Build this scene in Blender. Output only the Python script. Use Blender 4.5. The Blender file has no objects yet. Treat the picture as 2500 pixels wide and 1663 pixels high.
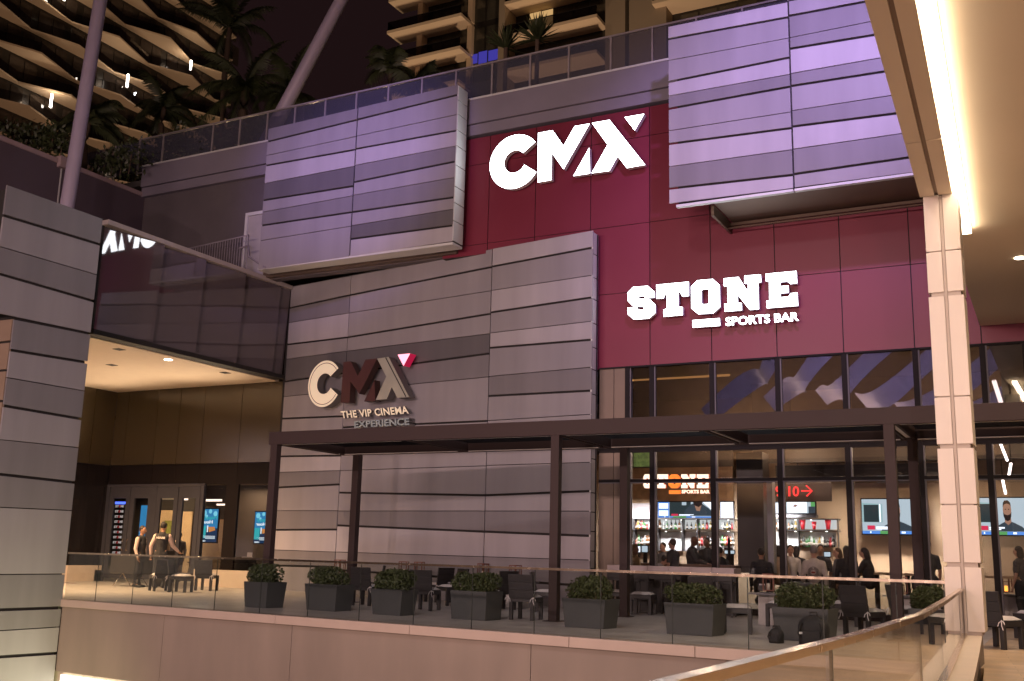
import bpy, math, random
import numpy as np
from mathutils import Vector, Matrix
random.seed(7)
# ---------------------------------------------------------------- camera
F, CX, CY = 2560., 1250., 831.5          # focal length and centre in photo pixels
E = 1.2                                   # eye height above the terrace
def _d(x, y): return np.array([x-CX, -(y-CY), -F])
_Y = _d(2620., 1385.); _Y /= np.linalg.norm(_Y)
_h = _d(-380., 1385.-0.0245*3000)
_U = np.cross(_Y, _h); _U /= np.linalg.norm(_U)
if _U[1] < 0: _U = -_U
_X = np.cross(_Y, _U)
RW = np.array([_X, _Y, _U])
CAM = np.array([0, 0, E])
sc = bpy.context.scene
cd = bpy.data.cameras.new('camera'); cam = bpy.data.objects.new('camera', cd); sc.collection.objects.link(cam)
cd.sensor_width = 36; cd.lens = 36*F/2500; cd.clip_start = .05; cd.clip_end = 2000
cam.matrix_world = Matrix([[*RW[0], 0], [*RW[1], 0], [*RW[2], E], [0, 0, 0, 1]])
sc.camera = cam
# ---------------------------------------------------------------- world, exposure
w = bpy.data.worlds.new("World"); sc.world = w; w.use_nodes = True
nt = w.node_tree; bg = nt.nodes['Background']
sky = nt.nodes.new('ShaderNodeTexSky'); sky.sky_type = 'NISHITA'; sky.sun_disc = False
sky.sun_elevation = math.radians(-7); sky.sun_rotation = math.radians(200)
mxw = nt.nodes.new('ShaderNodeMix'); mxw.data_type = 'RGBA'; mxw.blend_type = 'ADD'; mxw.inputs[0].default_value = 1
mxw.inputs[7].default_value = (.0105, .0048, .0052, 1)          # city glow on a night sky
mul = nt.nodes.new('ShaderNodeMix'); mul.data_type = 'RGBA'; mul.blend_type = 'MULTIPLY'; mul.inputs[0].default_value = 1
mul.inputs[7].default_value = (.02, .02, .02, 1)
nt.links.new(sky.outputs[0], mul.inputs[6]); nt.links.new(mul.outputs[2], mxw.inputs[6])
nt.links.new(mxw.outputs[2], bg.inputs[0]); bg.inputs[1].default_value = 1
sc.view_settings.view_transform = 'Standard'; sc.view_settings.look = 'None'
sc.view_settings.exposure = .14; sc.view_settings.gamma = 1
sc.cycles.max_bounces = 6; sc.cycles.transparent_max_bounces = 16; sc.cycles.glossy_bounces = 4
sc.cycles.diffuse_bounces = 3; sc.cycles.sample_clamp_indirect = 6; sc.cycles.caustics_reflective = False
sc.cycles.caustics_refractive = False

def lamp(kind, name, loc, target, energy, col, size=.5, ang=90, blend=.5, parent=None):
    l = bpy.data.lights.new(name, kind); l.energy = energy; l.color = col
    if kind == 'AREA': l.shape = 'RECTANGLE'; l.size, l.size_y = size
    else: l.shadow_soft_size = size
    if kind == 'SPOT': l.spot_size = math.radians(ang); l.spot_blend = blend
    o = bpy.data.objects.new(name, l); sc.collection.objects.link(o); o.location = loc
    d = Vector(target)-Vector(loc); o.rotation_euler = d.to_track_quat('-Z', 'Y').to_euler()
    if parent: o.parent = parent
    return o
# unseen plaza and terrace fill added here, beside the mall's coloured floodlights
lamp('AREA', 'plaza_fill_strip', (-11, -9, 7.6), (-11, 23, 1.5), 3100, (1, .68, .64), (18, .5))  # soft facade fill, added behind the camera
lamp('SPOT', 'plaza_fill', (3, -8, .8), (-11, 23, 2.4), 3000, (1, .70, .66), .13, 60, 1)  # unseen low fill added to light the facade under the pergola
lamp('SPOT', 'plaza_fill', (-4.3, -9, .8), (-14, 23, 3), 5000, (1, .70, .66), .13, 60, 1)
lamp('SPOT', 'plaza_fill', (-2, -6, 9), (-19, 15, 5), 3300, (.80, .82, 1), .8, 40, .9)
lamp('SPOT', 'atrium_floodlight', (-8, 1, -4.8), (-11, 15, -.6), 1300, (1, .66, .46), 1.2, 130, .8)
lamp('SPOT', 'purple_floodlight', (-1.5, 12, 16), (-4.6, 21.6, 11.2), 7400, (.60, .42, 1), .3, 50, 1)
lamp('SPOT', 'purple_floodlight', (-12, 9, 15), (-17.2, 22.6, 12.3), 6800, (.50, .35, 1), .3, 32, 1)
lamp('SPOT', 'wall_floodlight', (-14, 13, -5.5), (-20, 15, -3.6), 1800, (1, .95, .45), .6, 100, .9)
lamp('SPOT', 'terrace_fill', (-6, 3, 15), (-9, 17, 0), 3600, (1, .80, .80), .6, 75, .9)  # unseen lamp added overhead to brighten the terrace floor

# ---------------------------------------------------------------- pixel of the photo -> point of a real plane
def ray(x, y): return RW @ _d(x, y)
def onz(x, y, z): v = ray(x, y); return CAM+v*(z-E)/v[2]
def ony(x, y, Y): v = ray(x, y); return CAM+v*Y/v[1]
def onx(x, y, X): v = ray(x, y); return CAM+v*X/v[0]
def onp(x, y, p0, dr):
    n = np.array([dr[1], -dr[0], 0.]); v = ray(x, y)
    return CAM+v*(np.dot(np.array([p0[0], p0[1], 0])-CAM, n)/np.dot(v, n))
# ---------------------------------------------------------------- mesh builder
class MB:
    def __init__(s): s.v = []; s.f = []; s.m = []; s.sm = []
    def add(s, vs, fs, m=0, smooth=False):
        b = len(s.v); s.v += [tuple(map(float, p)) for p in vs]
        for f in fs: s.f.append(tuple(b+i for i in f)); s.m.append(m); s.sm.append(smooth)
        return s
    def box(s, a, b, m=0, mat=None):
        x0, y0, z0 = a; x1, y1, z1 = b
        vs = [(x0,y0,z0),(x1,y0,z0),(x1,y1,z0),(x0,y1,z0),(x0,y0,z1),(x1,y0,z1),(x1,y1,z1),(x0,y1,z1)]
        if mat is not None: vs = [tuple(mat @ Vector(p)) for p in vs]
        return s.add(vs, [(0,3,2,1),(4,5,6,7),(0,1,5,4),(1,2,6,5),(2,3,7,6),(3,0,4,7)], m)
    def cbox(s, c, d, m=0, mat=None):
        return s.box([c[i]-d[i]/2 for i in range(3)], [c[i]+d[i]/2 for i in range(3)], m, mat)
    def prism(s, pts, off, m=0, ms=None):
        n = len(pts); off = np.array(off, float); P = [np.array(p, float) for p in pts]
        s.add(P+[p+off for p in P], [tuple(range(n))], m); b = len(s.v)-2*n
        s.f.append(tuple(b+n+i for i in reversed(range(n)))); s.m.append(m); s.sm.append(False)
        for i in range(n):
            j = (i+1) % n
            s.f.append((b+i, b+n+i, b+n+j, b+j)); s.m.append(m if ms is None else ms); s.sm.append(False)
        return s
    def tube(s, pts, r, n=8, m=0, cap=True, smooth=True):
        P = [Vector(p) for p in pts]; rs = r if isinstance(r, (list, tuple)) else [r]*len(P)
        rings = []
        for i, p in enumerate(P):
            d = (P[min(i+1, len(P)-1)]-P[max(i-1, 0)])
            if d.length < 1e-9: d = Vector((0, 0, 1))
            d.normalize(); u = d.cross(Vector((0, 0, 1)))
            if u.length < .02: u = d.cross(Vector((0, 1, 0)))
            u.normalize(); w_ = d.cross(u)
            rings.append([p+(u*math.cos(2*math.pi*k/n)+w_*math.sin(2*math.pi*k/n))*rs[i] for k in range(n)])
        vs = [q for rg in rings for q in rg]; fs = []
        for i in range(len(P)-1):
            for k in range(n): fs.append((i*n+k, i*n+(k+1) % n, (i+1)*n+(k+1) % n, (i+1)*n+k))
        s.add(vs, fs, m, smooth)
        if cap: s.add(rings[0], [tuple(reversed(range(n)))], m); s.add(rings[-1], [tuple(range(n))], m)
        return s
    def lathe(s, c, prof, n=12, m=0, smooth=True):
        vs = []; fs = []
        for r, z in prof:
            for k in range(n):
                a = 2*math.pi*k/n; vs.append((c[0]+r*math.cos(a), c[1]+r*math.sin(a), c[2]+z))
        for i in range(len(prof)-1):
            for k in range(n): fs.append((i*n+k, i*n+(k+1) % n, (i+1)*n+(k+1) % n, (i+1)*n+k))
        fs2 = [tuple(reversed(range(n))), tuple((len(prof)-1)*n+k for k in range(n))]
        s.add(vs, fs, m, smooth)
        b = len(s.v)-len(vs)
        for f in fs2: s.f.append(tuple(b+i for i in f)); s.m.append(m); s.sm.append(False)
        return s
    def build(s, name, mats, parent=None, bevel=0):
        me = bpy.data.meshes.new(name); me.from_pydata(s.v, [], s.f)
        if not isinstance(mats, (list, tuple)): mats = [mats]
        for q in mats: me.materials.append(q)
        me.polygons.foreach_set('material_index', s.m); me.polygons.foreach_set('use_smooth', s.sm); me.update()
        o = bpy.data.objects.new(name, me); sc.collection.objects.link(o)
        if parent: o.parent = parent; o.matrix_parent_inverse = parent_inv(parent)
        if bevel:
            b = o.modifiers.new('Bevel', 'BEVEL'); b.width = bevel; b.segments = 2; b.limit_method = 'ANGLE'
        return o
def world(q):
    m = q.matrix_parent_inverse @ q.matrix_basis
    return world(q.parent) @ m if q.parent else q.matrix_basis.copy()
def parent_inv(p): return world(p).inverted()
def tag(o, label=None, cat=None, group=None, kind=None):
    if label: o['label'] = label
    if cat: o['category'] = cat
    if group: o['group'] = group
    if kind: o['kind'] = kind
    return o
def thing(name, loc, label, cat, group=None, rz=0):
    o = bpy.data.objects.new(name, None); sc.collection.objects.link(o)
    o.location = loc; o.rotation_euler = (0, 0, rz); o.empty_display_size = .2
    return tag(o, label, cat, group)
def local(mb, name, mats, parent, bevel=0):          # mesh given in the parent's own coordinates
    o = mb.build(name, mats, None, bevel); o.parent = parent; return o
def copy_tree(o, parent=None):
    c = o.copy(); sc.collection.objects.link(c); c.parent = parent
    for ch in list(o.children): copy_tree(ch, c)
    return c
# ---------------------------------------------------------------- materials
def mat(name, col, rough=.6, metal=0, var=.08, scale=3, stretch=None, bump=0, bscale=60, spec=.5, emit=None, es=1, coat=0):
    m = bpy.data.materials.new(name); m.use_nodes = True; t = m.node_tree; p = t.nodes['Principled BSDF']
    p.inputs['Roughness'].default_value = rough; p.inputs['Metallic'].default_value = metal
    p.inputs['Specular IOR Level'].default_value = spec; p.inputs['Coat Weight'].default_value = coat
    tc = t.nodes.new('ShaderNodeTexCoord')
    if var:
        mpn = t.nodes.new('ShaderNodeMapping'); mpn.inputs['Scale'].default_value = stretch or (1, 1, 1); t.links.new(tc.outputs['Object'], mpn.inputs[0])
        n = t.nodes.new('ShaderNodeTexNoise'); n.inputs['Scale'].default_value = scale; n.inputs['Detail'].default_value = 6
        t.links.new(mpn.outputs[0], n.inputs['Vector'])
        r = t.nodes.new('ShaderNodeMapRange'); r.inputs[1].default_value = .25; r.inputs[2].default_value = .75
        r.inputs[3].default_value = 1-var; r.inputs[4].default_value = 1+var
        mx = t.nodes.new('ShaderNodeVectorMath'); mx.operation = 'SCALE'; mx.inputs[0].default_value = col
        t.links.new(n.outputs[0], r.inputs[0]); t.links.new(r.outputs[0], mx.inputs['Scale'])
        t.links.new(mx.outputs[0], p.inputs['Base Color'])
        r2 = t.nodes.new('ShaderNodeMapRange'); r2.inputs[3].default_value = max(0, rough-.08); r2.inputs[4].default_value = min(1, rough+.08)
        t.links.new(n.outputs[0], r2.inputs[0]); t.links.new(r2.outputs[0], p.inputs['Roughness'])
    else: p.inputs['Base Color'].default_value = (*col, 1)
    if bump:
        n2 = t.nodes.new('ShaderNodeTexNoise'); n2.inputs['Scale'].default_value = bscale; n2.inputs['Detail'].default_value = 4
        b = t.nodes.new('ShaderNodeBump'); b.inputs['Strength'].default_value = bump; b.inputs['Distance'].default_value = .02
        t.links.new(tc.outputs['Object'], n2.inputs['Vector']); t.links.new(n2.outputs[0], b.inputs['Height'])
        t.links.new(b.outputs[0], p.inputs['Normal'])
    if emit: p.inputs['Emission Color'].default_value = (*emit, 1); p.inputs['Emission Strength'].default_value = es
    return m
def emit(name, col, s):
    m = bpy.data.materials.new(name); m.use_nodes = True; t = m.node_tree
    t.nodes.remove(t.nodes['Principled BSDF']); e = t.nodes.new('ShaderNodeEmission')
    e.inputs[0].default_value = (*col, 1); e.inputs[1].default_value = s
    t.links.new(e.outputs[0], t.nodes['Material Output'].inputs[0]); return m
def glass(name, tint=(.9, .93, .93), ior=1.5, rough=0, refl=(1, 1, 1)):
    m = bpy.data.materials.new(name); m.use_nodes = True; t = m.node_tree
    t.nodes.remove(t.nodes['Principled BSDF'])
    tr = t.nodes.new('ShaderNodeBsdfTransparent'); tr.inputs[0].default_value = (*tint, 1)
    gl = t.nodes.new('ShaderNodeBsdfGlossy'); gl.inputs['Roughness'].default_value = rough; gl.inputs[0].default_value = (*refl, 1)
    fr = t.nodes.new('ShaderNodeFresnel'); fr.inputs[0].default_value = ior
    mx = t.nodes.new('ShaderNodeMixShader')
    geo = t.nodes.new('ShaderNodeNewGeometry'); mr = t.nodes.new('ShaderNodeMapRange')
    mr.inputs[3].default_value = ior; mr.inputs[4].default_value = 1/ior
    t.links.new(geo.outputs['Backfacing'], mr.inputs[0]); t.links.new(mr.outputs[0], fr.inputs[0])
    t.links.new(fr.outputs[0], mx.inputs[0]); t.links.new(tr.outputs[0], mx.inputs[1]); t.links.new(gl.outputs[0], mx.inputs[2])
    t.links.new(mx.outputs[0], t.nodes['Material Output'].inputs[0]); return m
# ================================================================ SETTING
M0, MD = (-20.9, 24.6), (.988, -.1545)        # line of the big panelled wall
R0, RD = (-19.1, 15.95), (15.32, -1.57)       # line of the terrace edge
RED = 23.4                                    # plane of the red cladding
def Mp(x, y): return onp(x, y, M0, MD)
def Rp(x, y): return onp(x, y, R0, RD)
def rl(X): return R0[1]+(X-R0[0])*RD[1]/RD[0]
def ml(X): return M0[1]+(X-M0[0])*MD[1]/MD[0]
def cladmat(tone, name='panel_grey'):
    c = [.075, .13, .20, .29, .40, .49][tone]
    return mat(f'{name}_{tone}', (c*1.0, c*.95, c*1.02), .42, 0, .13, 1.6, (1, 1, .12), .03, 180, .35)
CL = [cladmat(i) for i in range(6)]
m_joint = mat('joint_dark', (.02, .018, .018), .8, var=0)
m_edge = mat('panel_edge', (.62, .63, .62), .4, var=.03)
m_soff = mat('soffit_brown', (.16, .11, .08), .7, var=.1, scale=2)
def tn(v): return max(0, min(5, int(round(v*1.25+.6))))
def cladding(name, parent, onplane, bays, gapside=.012, th=.035, dn=None, label=None):
    """bays = list of joint lists; a joint is (kind, xl, yl, xr, yr); tones between joints"""
    mb = MB()
    for joints, tones in bays:
        A = [onplane(j[1], j[2]) for j in joints]; B = [onplane(j[3], j[4]) for j in joints]
        xl = np.mean([a[:2] for a in A], axis=0); xr = np.mean([b[:2] for b in B], axis=0)
        u = (xr-xl)/np.linalg.norm(xr-xl); xl = xl+u*gapside; xr = xr-u*gapside
        n = np.array([u[1], -u[0], 0])
        for i in range(len(joints)-1):
            g0 = {'K': .028, 't': .009, 'e': 0}[joints[i][0]]; g1 = {'K': .028, 't': .009, 'e': 0}[joints[i+1][0]]
            q = [(xl[0], xl[1], A[i][2]-g0), (xr[0], xr[1], B[i][2]-g0), (xr[0], xr[1], B[i+1][2]+g1), (xl[0], xl[1], A[i+1][2]+g1)]
            o = -n*th*(1.0 if dn is None else dn)
            mb.prism([np.array(p)+n*random.uniform(0, .004) for p in q][::-1], o, tn(tones[i]))
    o = mb.build(name, CL, parent, .003)
    if label: o['label'] = label
    return o
def cv(ox, oy, s, L): return [(k, ox+a/s, oy+b/s, ox+c/s, oy+d/s) for k, a, b, c, d in L]

# ---- ground far below, terrace slab, deck on the camera's side
m_floor = mat('terrace_stone', (.46, .43, .41), .33, var=.16, scale=1.6, bump=.02)
def tiles(m, sx, sy, jw=.006, dark=.55, vary=.10, rot=0):
    t = m.node_tree; p = t.nodes['Principled BSDF']; src = p.inputs['Base Color'].links[0].from_socket
    tc = [n for n in t.nodes if n.type == 'TEX_COORD'][0]
    mp = t.nodes.new('ShaderNodeMapping'); mp.inputs['Rotation'].default_value = (0, 0, rot)
    b = t.nodes.new('ShaderNodeTexBrick'); b.offset = .5; b.inputs['Scale'].default_value = 1
    b.inputs['Brick Width'].default_value = sx; b.inputs['Row Height'].default_value = sy
    b.inputs['Mortar Size'].default_value = jw; b.inputs['Mortar Smooth'].default_value = .1; b.inputs['Bias'].default_value = 0
    b.inputs['Color1'].default_value = (1-vary,)*3+(1,); b.inputs['Color2'].default_value = (1+vary,)*3+(1,)
    b.inputs['Mortar'].default_value = (dark,)*3+(1,)
    mx = t.nodes.new('ShaderNodeMix'); mx.data_type = 'RGBA'; mx.blend_type = 'MULTIPLY'; mx.inputs[0].default_value = 1
    t.links.new(tc.outputs['Object'], mp.inputs[0]); t.links.new(mp.outputs[0], b.inputs[0])
    t.links.new(src, mx.inputs[6]); t.links.new(b.outputs[0], mx.inputs[7]); t.links.new(mx.outputs[2], p.inputs['Base Color'])
tiles(m_floor, .9, .45, rot=-.1)
m_deck = mat('deck_planks', (.46, .33, .21), .38, var=.22, scale=2.2, bump=.03)
tiles(m_deck, 1.5, .24, .004, .6, .14, rot=-.1)
g = MB(); g.add([(-400, -300, -6), (300, -300, -6), (300, 400, -6), (-400, 400, -6)], [(0, 1, 2, 3)])
tag(g.build('ground', mat('ground_stone', (.25, .22, .19), .7, var=.2)), kind='structure')
# terrace floor: polygon from the rail line to behind the building front
g = MB(); pts = [(-32, rl(-32)+.12, 0), (-1.304, rl(-1.3)+.12, 0), (-1.304, 33, 0), (-32, 33, 0)]
g.prism(pts, (0, 0, -.35)); tag(g.build('terrace_floor', m_floor), kind='structure')
# curved line of the kerb on the camera's side
NR = [(-.97, -3), (-.92, 0), (-.86, 2.4), (-.79, 4.4), (-.79, 6.45), (-.93, 9.15), (-1.07, 11.6), (-1.22, 14.1)]
def nr(Y):
    for (xa, ya), (xb, yb) in zip(NR, NR[1:]):
        if Y <= yb: return xa+(xb-xa)*(Y-ya)/(yb-ya)
    return NR[-1][0]
ys = [-3, -1.5, 0, 1.2, 2.4, 3.4, 4.4, 5.4, 6.45, 7.8, 9.15, 10.4, 11.6, 12.8, 14.1]
g = MB(); edge = [(nr(y)+.2, y, .0) for y in ys]
pts = edge+[(-1.3, 14.12, 0), (-1.3, 33, 0), (24, 33, 0), (24, -3, 0)]
g.prism(pts, (0, 0, -.35)); tag(g.build('deck_floor', m_deck), kind='structure')
m_kerb = mat('kerb_stone', (.66, .55, .45), .55, var=.06, scale=4, bump=.03)
m_fascia = mat('fascia_plaster', (.215, .172, .14), .75, var=.14, scale=1.5, stretch=(1, 1, .25), bump=.06, bscale=90)
kb = thing('stone_kerb', (nr(8), 8, 0), 'pale curved stone kerb under the near glass balustrade', 'kerb')
g = MB()
for a, b in zip(ys, ys[1:]):
    g.add([(nr(a)-.22, a, .37), (nr(a)+.2, a, .37), (nr(b)+.2, b, .37), (nr(b)-.22, b, .37)], [(0, 1, 2, 3)])
    g.add([(nr(a)+.2, a, .37), (nr(a)+.14, a, 0), (nr(b)+.14, b, 0), (nr(b)+.2, b, .37)], [(0, 1, 2, 3)], 1)
    g.add([(nr(a)-.22, a, .37), (nr(b)-.22, b, .37), (nr(b)-.22, b, -1.5), (nr(a)-.22, a, -1.5)], [(0, 1, 2, 3)], 1)
g.add([(nr(14.1)-.22, 14.1, .37), (nr(14.1)+.2, 14.1, .37), (nr(14.1)+.16, 14.75, .37), (nr(14.1)-.26, 14.75, .37)], [(0, 1, 2, 3)])
g.box((nr(14.1)-.26, 14.1, -1.5), (nr(14.1)+.16, 14.75, .366), 1)
g.build('kerb_top', [m_kerb, m_fascia], kb)

# ---- terrace edge wall
ew = thing('terrace_edge_wall', (-10, rl(-10), -1.45), 'brown rendered wall with pale coping under the terrace railing', 'wall')
nrm = np.array([RD[1], -RD[0], 0]); nrm /= np.linalg.norm(nrm)         # points to the camera
def rpt(X, z, off=0): return (X+nrm[0]*off, rl(X)+nrm[1]*off, z)
seams = [Rp(402, 1500)[0], Rp(713, 1540)[0], Rp(1296, 1600)[0], Rp(1775, 1610)[0]]
xs = [-19.12]+seams+[-1.5]
g = MB()
for a, b in zip(xs, xs[1:]):
    g.prism([rpt(a+.006, -1.45, .0), rpt(b-.006, -1.45, 0), rpt(b-.006, -.13, 0), rpt(a+.006, -.13, 0)], -nrm*.3)
g.prism([rpt(-19.12, -1.44, -.02), rpt(-1.5, -1.44, -.02), rpt(-1.5, -.14, -.02), rpt(-19.12, -.14, -.02)], -nrm*.2, 1)
g.build('wall_face', [m_fascia, m_joint], ew)
g = MB(); cs = [-19.12]+[Rp(x, 1530)[0] for x in (676, 1005, 1394, 1700)]+[-1.48]
for a, b in zip(cs, cs[1:]):
    g.prism([rpt(a+.004, -.135, .06), rpt(b-.004, -.135, .06), rpt(b-.004, .012, .06), rpt(a+.004, .012, .06)], -nrm*.34)
g.build('coping', mat('coping_stone', (.38, .30, .25), .6, var=.05, scale=3), ew, .006)
# lit balusters of the level below
lb = thing('lit_balustrade', (-18, 15.6, -2.6), 'row of glowing pale light boxes below the terrace wall', 'light strip')
g = MB(); f_ = MB()
for i in range(26):
    X = -19.0+i*.36
    g.prism([rpt(X, -2.5, -.05), rpt(X+.31, -2.5, -.05), rpt(X+.31, -1.52, -.05), rpt(X, -1.52, -.05)], -nrm*.05)
f_.prism([rpt(-19.4, -2.6, -.12), rpt(-9, -2.6, -.12), rpt(-9, -1.46, -.12), rpt(-19.4, -1.46, -.12)], -nrm*.05)
local_ = g.build('light_box', emit('lit_acrylic', (1, .93, .68), 3.2), lb); f_.build('frame', m_kerb, lb)

# ---------------------------------------------------------------- LEFT PANELLED WALL (plane X=-20.9)
lw = thing('panelled_wall', (-19.1, 14, -6), 'tall wall of tapered grey metal planks at the left edge', 'wall')
def Lp(x, y): return onx(x, y, -19.1)
up = [('e', 18, 452, 252, 535), ('K', 6, 525, 241, 596), ('t', 0, 602, 235, 670.5), ('K', 0, 669, 226.6, 734.6), ('K', 20, 773, 216, 813.7)]
lo = [('K', 34, 777, 216, 813.7), ('K', 22, 854, 203.6, 883.7), ('t', 18, 922, 201.7, 954), ('K', 12, 991, 195.7, 1022.5), ('t', 4, 1074, 188.7, 1092.8)]
l2 = [('t', 0, 1073, 188.7, 1092.8), ('K', 0, 1158, 180.8, 1178), ('t', 0, 1238.6, 172, 1246.6), ('t', 0, 1402.7, 157, 1401.5),
      ('K', 0, 1489, 145, 1484), ('t', 0, 1540, 143, 1531), ('K', 0, 1604, 136, 1595), ('t', 0, 1690, 128, 1676), ('e', -40, 1800, 118, 1775)]
def fix(J, Yl, Yr):      # clamp every joint of a bay to two true verticals of the wall
    out = []
    for k, a, b, c, d in J: out.append((k, a, b, c, d))
    return out
def clad_left(J, tones, Yl, Yr):
    mb = MB()
    for i in range(len(J)-1):
        def zz(j):
            A = Lp(j[1], j[2]); B = Lp(j[3], j[4]); s = (B[2]-A[2])/(B[1]-A[1])
            return A[2]+s*(Yl-A[1]), A[2]+s*(Yr-A[1])
        a0, a1 = zz(J[i]); b0, b1 = zz(J[i+1]); g0 = {'K': .03, 't': .01, 'e': 0}[J[i][0]]; g1 = {'K': .03, 't': .01, 'e': 0}[J[i+1][0]]
        mb.prism([(-19.1, Yl, a0-g0), (-19.1, Yr, a1-g0), (-19.1, Yr, b1+g1), (-19.1, Yl, b0+g1)], (-.04, 0, 0), tn(tones[i]))
    return mb
YR = 15.92
a = clad_left(up, [1.1, 1.9, 1.3, 1.9], 13.44, YR); b = clad_left(lo, [1.4, 1.9, 1.3, 1.9], 13.98, YR)
c = clad_left(l2, [1.4, 1.0, 2.0, 1.5, 1.4, 2.1, 2.0, 2.0], 12.3, YR)
for q in (b, c): a.add(q.v, [f for f in q.f]); a.m[-len(q.m):] = q.m
a.build('cladding', CL, lw, .003)
g = MB(); g.box((-19.8, 13.48, 5.83), (-19.145, 15.88, 8.40)); g.box((-19.8, 14.02, 3.31), (-19.145, 15.88, 5.826))
g.box((-19.8, 12.3, -6), (-19.145, 15.88, 3.306)); g.box((-21.25, 15.9, -6), (-19.62, 16.2, 8.40))
g.build('backing', m_joint, lw)
g = MB()                                       # brown reveal of the opening on the left
for z0, z1 in ((3.35, 3.98), (4.03, 4.62), (4.67, 5.22), (5.27, 5.72)): g.box((-19.8, 13.97, z0), (-19.15, 14.02, z1))
g.build('reveal', mat('reveal_brown', (.26, .19, .14), .5), lw)

# ---------------------------------------------------------------- THE BUILDING
bd = thing('cinema_building', (-12, 24, 0), 'night lit building clad in grey planks and dark red panels', 'building')
# big lower panelled wall
r2 = lambda L: cv(660, 560, 2.8744, L); r3 = lambda L: cv(660, 1040, 2.8744, L)
b1 = r2([('e',135,405,562,325),('K',120,555,555,462),('t',115,658,550,588),('K',108,810,543,758),('t',103,913,535,855),('K',90,1070,527,1007),
  ('t',80,1176,517,1132),('K',68,1330,505,1312),('t',62,1450,502,1437)])+r3([('K',80,213,495,208),('t',65,325,490,313),('K',62,432,485,410),('t',52,595,475,595),
  ('K',47,730,470,727),('t',37,870,463,885),('K',30,980,455,990),('e',25,1150,450,1185)])
b2 = r2([('e',562,325,1557,140),('K',555,462,1553,265),('t',550,588,1545,432),('K',543,758,1543,593),('t',535,855,1540,732),('K',527,1007,1535,872),
  ('t',517,1132,1530,1036),('K',505,1390,1523,1345)])+r3([('t',490,313,1515,280),('K',485,468,1512,487),('t',475,597,1508,597),('K',475,698,1503,742),
  ('t',463,885,1498,918),('K',455,1010,1495,1080),('e',450,1185,1490,1270)])
b3 = r2([('e',1557,138,2255,10),('K',1553,262,2253,130),('t',1547,430,2255,323),('K',1547,583,2253,478),('t',1540,728,2255,645),('K',1540,832,2253,775),
  ('t',1532,1033,2255,967),('K',1532,1170,2253,1132),('t',1523,1343,2255,1298)])+r3([('t',1517,277,2257,255),('K',1510,487,2257,457),('t',1508,597,2255,598),
  ('K',1503,742,2255,772),('t',1498,918,2255,942),('K',1495,1075,2255,1125),('e',1490,1270,2253,1300)])
lows = thing  # (keeps names short)
pw = bd
cladding('lower_plank_wall', pw, Mp, [(b1, [1.7,.9,2.6,1.8,.4,1,1.6,2.3,2.2,2.6,1.4,2,1.4,2.6,1.2,2.0]),
   (b2, [2.1,1.6,2.3,1.8,.4,.9,1.6,2.0,2.3,1.8,1.0,2.6,1.6,2.0]), (b3, [2.4,1.7,2.6,1.9,2.8,1.6,.8,2.0,2.2,2.2,1.8,1.0,2.6,1.7,2.0])],
   label='wall of tapered mauve grey planks behind the small sign')
g = MB(); nM = np.array([MD[1], -MD[0], 0])
def mpt(X, z, off=0): return (X+nM[0]*off, ml(X)+nM[1]*off, z)
XA, XB = -20.9, -9.97
g.prism([mpt(XA, .02, -.04), mpt(XB, .02, -.04), mpt(XB, 9.04, -.04), mpt(XA, 9.04, -.04)], -nM*.28)
g.build('wall_core', m_joint, bd)
g = MB()                                       # side return of the wall, lit by the sign
zs = [-.05, .9, 1.3, 1.75, 2.2, 2.65, 3.45, 4.35, 5.0, 5.6, 6.15, 6.75, 7.35, 7.9, 8.5, 9.06]
for z0, z1 in zip(zs, zs[1:]): g.box((-9.965, 22.9, z0+.012), (-9.93, 23.24, z1-.012))
g.build('wall_return', m_edge, bd)
# upper left screen
UY = 22.6
rr = lambda L: cv(620, 200, 3.2667, L)
u1 = rr([('e',118,375,830,210),('K',107,478,825,303),('t',105,587,818,435),('K',95,668,812,540),('t',85,810,803,672),('K',75,945,792,832),('t',65,1040,788,908),('K',55,1147,778,1040),('t',45,1268,770,1152),('e',20,1500,757,1392)])
u2 = rr([('e',832,208,1635,20),('K',830,300,1630,103),('t',820,432,1622,260),('K',815,535,1618,388),('t',808,665,1613,510),('K',800,800,1607,635),('t',790,905,1600,762),('K',782,1040,1597,920),('t',777,1147,1590,1015),('K',770,1255,1585,1145),('e',760,1392,1582,1270)])
Up = lambda x, y: ony(x, y, UY)
cladding('upper_left_screen', bd, Up, [(u1, [1.5,1.8,1.6,2.8,.6,1.9,1.2,1.6,2.2]), (u2, [1.5,1.7,2.2,2.8,.8,2.2,1.5,2.2,.7,2.5])],
   label='upper screen of lilac grey planks left of the big lit sign')
g = MB(); g.box((-20.38, UY+.04, 9.17), (-13.83, UY+.42, 13.5)); g.build('screen_core', m_joint, bd)
g = MB(); zs = [9.2, 9.75, 10.25, 10.7, 11.3, 11.85, 12.3, 12.75, 13.15, 13.58]
for z0, z1 in zip(zs, zs[1:]): g.box((-13.826, UY+.01, z0+.012), (-13.79, UY+.5, z1-.012))
g.box((-20.4, UY+.01, 9.1), (-13.8, UY+.5, 9.165)); g.build('screen_return', m_edge, bd)
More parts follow.
